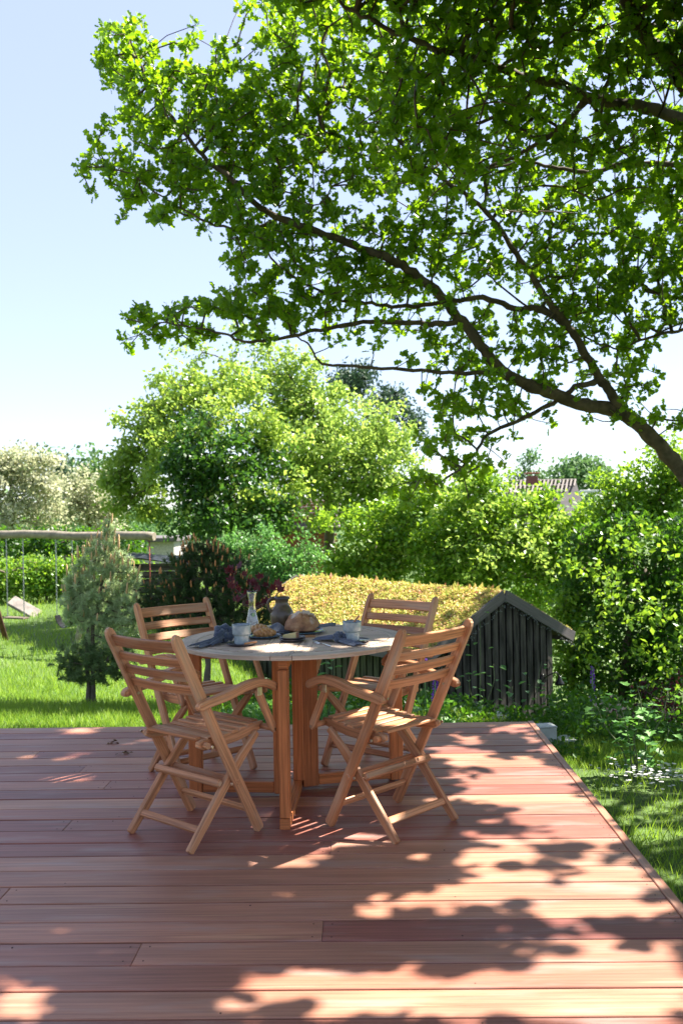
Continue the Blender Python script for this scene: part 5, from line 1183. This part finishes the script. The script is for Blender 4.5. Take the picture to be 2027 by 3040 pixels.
# lupins
def lupin(px, base_py, D, stems, spikes, label, mat):
    b0 = at(px, base_py, D); z0 = float(gz(b0[0], b0[1])); t = empty('lupin', (b0[0], b0[1], z0), label=label, cat='lupin', group='lupins by the deck'); rs = random.Random(int(px))
    # palmate leaf
    P = []; U = []
    for k in range(9):
        a = 2*math.pi*k/9; P.append((0, 0, 0)); U.append((math.cos(a), math.sin(a), .25))
    lf_ = leaf_mesh('leaf', P, U, [(0, 0, 1)]*9, [.058]*9, T_QUAD, rng.random(9), .75); lf_.materials.append(mat)
    for (dx, dy, h) in stems:
        pts = bez([(dx*.2, dy*.2, 0), (dx*.6, dy*.6, h*.5), (dx, dy, h)], 4); link('stem', tube('stem', pts, .0045, 6), M['stemgreen'], t)
        for q in range(4):
            o_ = link('leaf', lf_, None, t); o_.location = (dx+rs.uniform(-.05, .05), dy+rs.uniform(-.05, .05), h-rs.uniform(-.02, .12)); o_.rotation_euler = (rs.uniform(-.6, .6), rs.uniform(-.6, .6), rs.uniform(0, 3)); s = rs.uniform(.7, 1.2); o_.scale = (s, s, s)
    for (dx, dy, z0_, z1) in spikes:
        link('stem', tube('stem', [(dx*.5, dy, 0), (dx, dy, z1)], .0045, 6), M['stemgreen'], t)
        N = 130; zz = rng.random(N); r = .019*(1.05-zz); an = rng.uniform(0, 6.28, N)
        Pp = np.stack([dx+r*np.cos(an), dy+r*np.sin(an), z0_+(z1-z0_)*zz], 1); Uu = np.stack([np.cos(an), np.sin(an), np.full(N, .35)], 1)
        link('flower_spike', leaf_mesh('flower_spike', Pp, Uu, rand_dirs(N), np.full(N, .016), T_QUAD, None, 1.6), M['petal_purple'], t, kind='stuff')
M['stemgreen'] = plain('lupin_stem', (.12, .26, .05), .5)
lupin(1285, 2150, 6.35, [(-.08, 0, .30), (.0, .05, .36), (.08, 0, .28), (-.04, -.05, .22), (.12, .06, .18), (.05, -.06, .36), (.15, -.02, .10), (-.12, .04, .2)], [(.02, 0, .36, .55), (-.06, .03, .62, .78)], 'bright green lupin with a violet flower spike behind the near right chair', M['lightleaf'])
lupin(1760, 2150, 7.6, [(-.08, 0, .3), (.06, .05, .3)], [(0, 0, .42, .72)], 'lupin with a dark violet spike in the shade right of the shed', M['dark_leaf'])
# red maple sapling behind the table
b0 = at(790, 1860, 6.4); z0 = float(gz(b0[0], b0[1])); mp = empty('red_maple', (b0[0], b0[1], z0), label='small dark purple leafed maple behind the glass carafe', cat='maple')
P = []; U = []; S_l = []
for k, (a, s) in enumerate(((90, 1), (52, .88), (128, .88), (18, .62), (162, .62), (-18, .36), (198, .36))): P.append((0, 0, 0)); U.append((math.cos(R(a)), math.sin(R(a)), .08*(k % 2))); S_l.append(s*.62)
mls = []
for k in range(4):
    me = leaf_mesh('leaf', P, U, [(0, 0, 1)]*7, S_l, T_QUAD, np.full(7, .2*k+.1), .85); me.materials.append(M['purple']); mls.append(me)
spots = [(690,1700),(705,1690),(680,1720),(720,1715),(735,1728),(700,1740),(760,1730),(775,1722),(748,1745),(690,1745),(715,1760),(740,1765),(725,1785),(755,1780),(705,1775),(770,1755),(800,1745),(815,1735),(808,1757),(826,1752),(790,1770),(780,1788),(730,1805),(750,1808),(765,1800),(795,1795),(805,1785),(735,1770),(672,1705),(700,1712)]
rs = random.Random(4); nodes = []
for i, (x, y) in enumerate(spots):
    for j in range(1):
        q = at(x+rs.uniform(-9, 9), y+rs.uniform(-9, 9), 6.4+rs.uniform(-.15, .15))-np.array([b0[0], b0[1], z0]); nodes.append(q)
        o_ = link('leaf', mls[(i+j) % 4], None, mp); o_.location = q; o_.rotation_euler = (R(rs.uniform(40, 110)), rs.uniform(-.5, .5), rs.uniform(-.8, .8)+math.pi*(rs.random() < .5)*.0); s = rs.uniform(.07, .10); o_.scale = (s, s, s)
link('branches', twig_mesh('branches', np.array(nodes), np.array([[0, 0, 0], [0, 0, .2], [-.02, 0, .4], [-.05, 0, .55], [-.08, 0, .7]]), .0022, .5, .3, .01), M['bark'], mp, kind='stuff')
link('trunk', tube('trunk', [(0, 0, -.1), (0, 0, .2), (-.02, 0, .4), (-.05, 0, .55), (-.08, 0, .7)], [.014, .012, .01, .008, .005], 7), M['bark'], mp)
# white pot and slab beyond the deck corner
zp = -.30; q = onz(1618, 2206, zp); p = q; zt = .115; wp = empty('planter', (p[0], p[1], zp), R(12), label='white square planter box just beyond the far right deck corner', cat='planter')
M['white'] = plain('white_paint', (.36, .38, .38), .5, ns=9, amt=.2)
for i, (x, y, sx, sy) in enumerate(((0, -.055, .12, .01), (0, .055, .12, .01), (-.055, 0, .01, .098), (.055, 0, .01, .098))): link('side_panel', box('side_panel', (x, y, zt/2), (sx, sy, zt), .002), M['white'], wp)
link('soil', box('soil', (0, 0, zt-.02), (.096, .096, .01), .001), plain('soil', (.05, .035, .025), .95), wp)
link('lid', box('lid', (0, 0, zt+.006), (.13, .12, .01), .002), M['white'], wp)
p = onz(1662, 2200, zp); ws = link('paving_slab', box('paving_slab', (0, 0, 0), (.19, .16, .03), .004), M['white'], label='flat white paving slab lying beside the white planter', cat='slab'); ws.location = (p[0], p[1], zp+.005); ws.rotation_euler = (0, 0, R(15))
# boulders and blooms in the right border
M['rock'] = plain('pale_rock', (.33, .27, .23), .9, ns=7, amt=.35, bmp=.8, bs=14)
def rock(px, py, D, s, label, seed):
    q = at(px*K, py*K, D); rs = random.Random(seed); ph = [rs.uniform(0, 6) for _ in range(4)]
    def fn(th, a):
        r = 1+.18*math.sin(2*a+ph[0])+.12*math.sin(3*th+ph[1])+.08*math.sin(5*a+ph[2]); return (s*1.3*r*math.sin(th)*math.cos(a), s*r*math.sin(th)*math.sin(a), s*.7*r*math.cos(th))
    o_ = link('boulder', blob('boulder', 12, 18, fn), M['rock'], label=label, cat='boulder', group='pale boulders in the right border'); o_.location = tuple(q)
rock(1392, 1637, 8.6, .12, 'pale boulder in the shaded border, left one of the row', 1); rock(1428, 1640, 8.7, .11, 'pale boulder in the shaded border, middle one of the row', 2); rock(1462, 1652, 8.5, .10, 'pale boulder in the shaded border, right one of the row', 3)
def flowers(name, label, cat, C, r, n, sz, mat, kind=None):
    P = np.repeat(C, n, 0)+rng.normal(size=(len(C)*n, 3))*r
    return link(name, leaf_mesh(name, P, rand_dirs(len(P), .2), rand_dirs(len(P), .5), sz*rng.uniform(.7, 1.2, len(P)), T_OVATE, None, 1.8), mat, None, label=label, cat=cat, kind=kind)
C = np.array([A(x, y, 8.2) for x, y in ((1402,1642),(1410,1636),(1420,1645),(1432,1650),(1440,1640),(1450,1655),(1395,1650),(1380,1632))]); o_ = flowers('pink_flowers', None, None, C, .035, 26, .03, M['petal_pink'], 'stuff')
# daisies
D_ = []
rs = random.Random(8)
for _ in range(150):
    x = rs.gauss(1500, 55); y = 1793+(x-1500)*.10+rs.gauss(0, 12); q = onz(x*K, y*K, -.27); D_.append((q[0], q[1], float(gz(q[0], q[1]))+rs.uniform(.05, .11)))
D_ = np.array(D_); n = 8; a = np.tile(np.arange(n)*2*math.pi/n, len(D_)); U = np.stack([np.cos(a), np.sin(a), np.full(len(a), .12)], 1)
link('daisies', leaf_mesh('daisies', np.repeat(D_, n, 0), U, np.tile([[0, 0, 1.]], (len(a), 1)), np.full(len(a), .013), T_QUAD, None, 1.3), M['petal_white'], None, kind='stuff')
p = at(1960, 2120, 7.4)
C = np.array([p+np.array([rs.uniform(-.35, .35), rs.uniform(-.3, .3), rs.uniform(-.35, .25)]) for _ in range(34)]); zb = float(gz(p[0], p[1])); rb = empty('red_leaf_shrub', (p[0], p[1], zb), label='dark red leafed shrub at the right edge behind the currant shrub', cat='shrub')
leaves('foliage', C, .07, 22, .04, T_OVATE, M['redplant'], rb, np.array([p[0], p[1], zb]))
link('branches', twig_mesh('branches', C-np.array([p[0], p[1], zb]), np.array([[0, 0, 0], [0, 0, .1], [0, 0, .3]]), .003, .5, .3, .015), M['bark2'], rb, kind='stuff')
# white roses by the shed foot
C = np.array([A(x, y, 7.4) for x, y in ((1146,1648),(1152,1655),(1168,1655),(1140,1656))]); flowers('white_flowers', None, None, C, .022, 24, .028, M['petal_white'], 'stuff')
# dry leaves on the deck
M['dry'] = plain('dry_leaf', (.12, .06, .03), .9)
for px, py, lab in ((333, 2204, 'curled dry leaf on the deck near its far edge'), (367, 2238, 'curled dry oak catkin on the deck beside the far left chair')):
    q = onz(px, py, .004); n = 9; o_ = link('dry_leaf', leaf_mesh('dry_leaf', np.zeros((n, 3))+rng.normal(size=(n, 3))*np.array([.02, .014, .002]), rand_dirs(n)*np.array([1, 1, .3]), rand_dirs(n, 1), np.full(n, .028), T_QUAD), M['dry'], label=lab, cat='leaf'); o_.location = (q[0], q[1], .009)
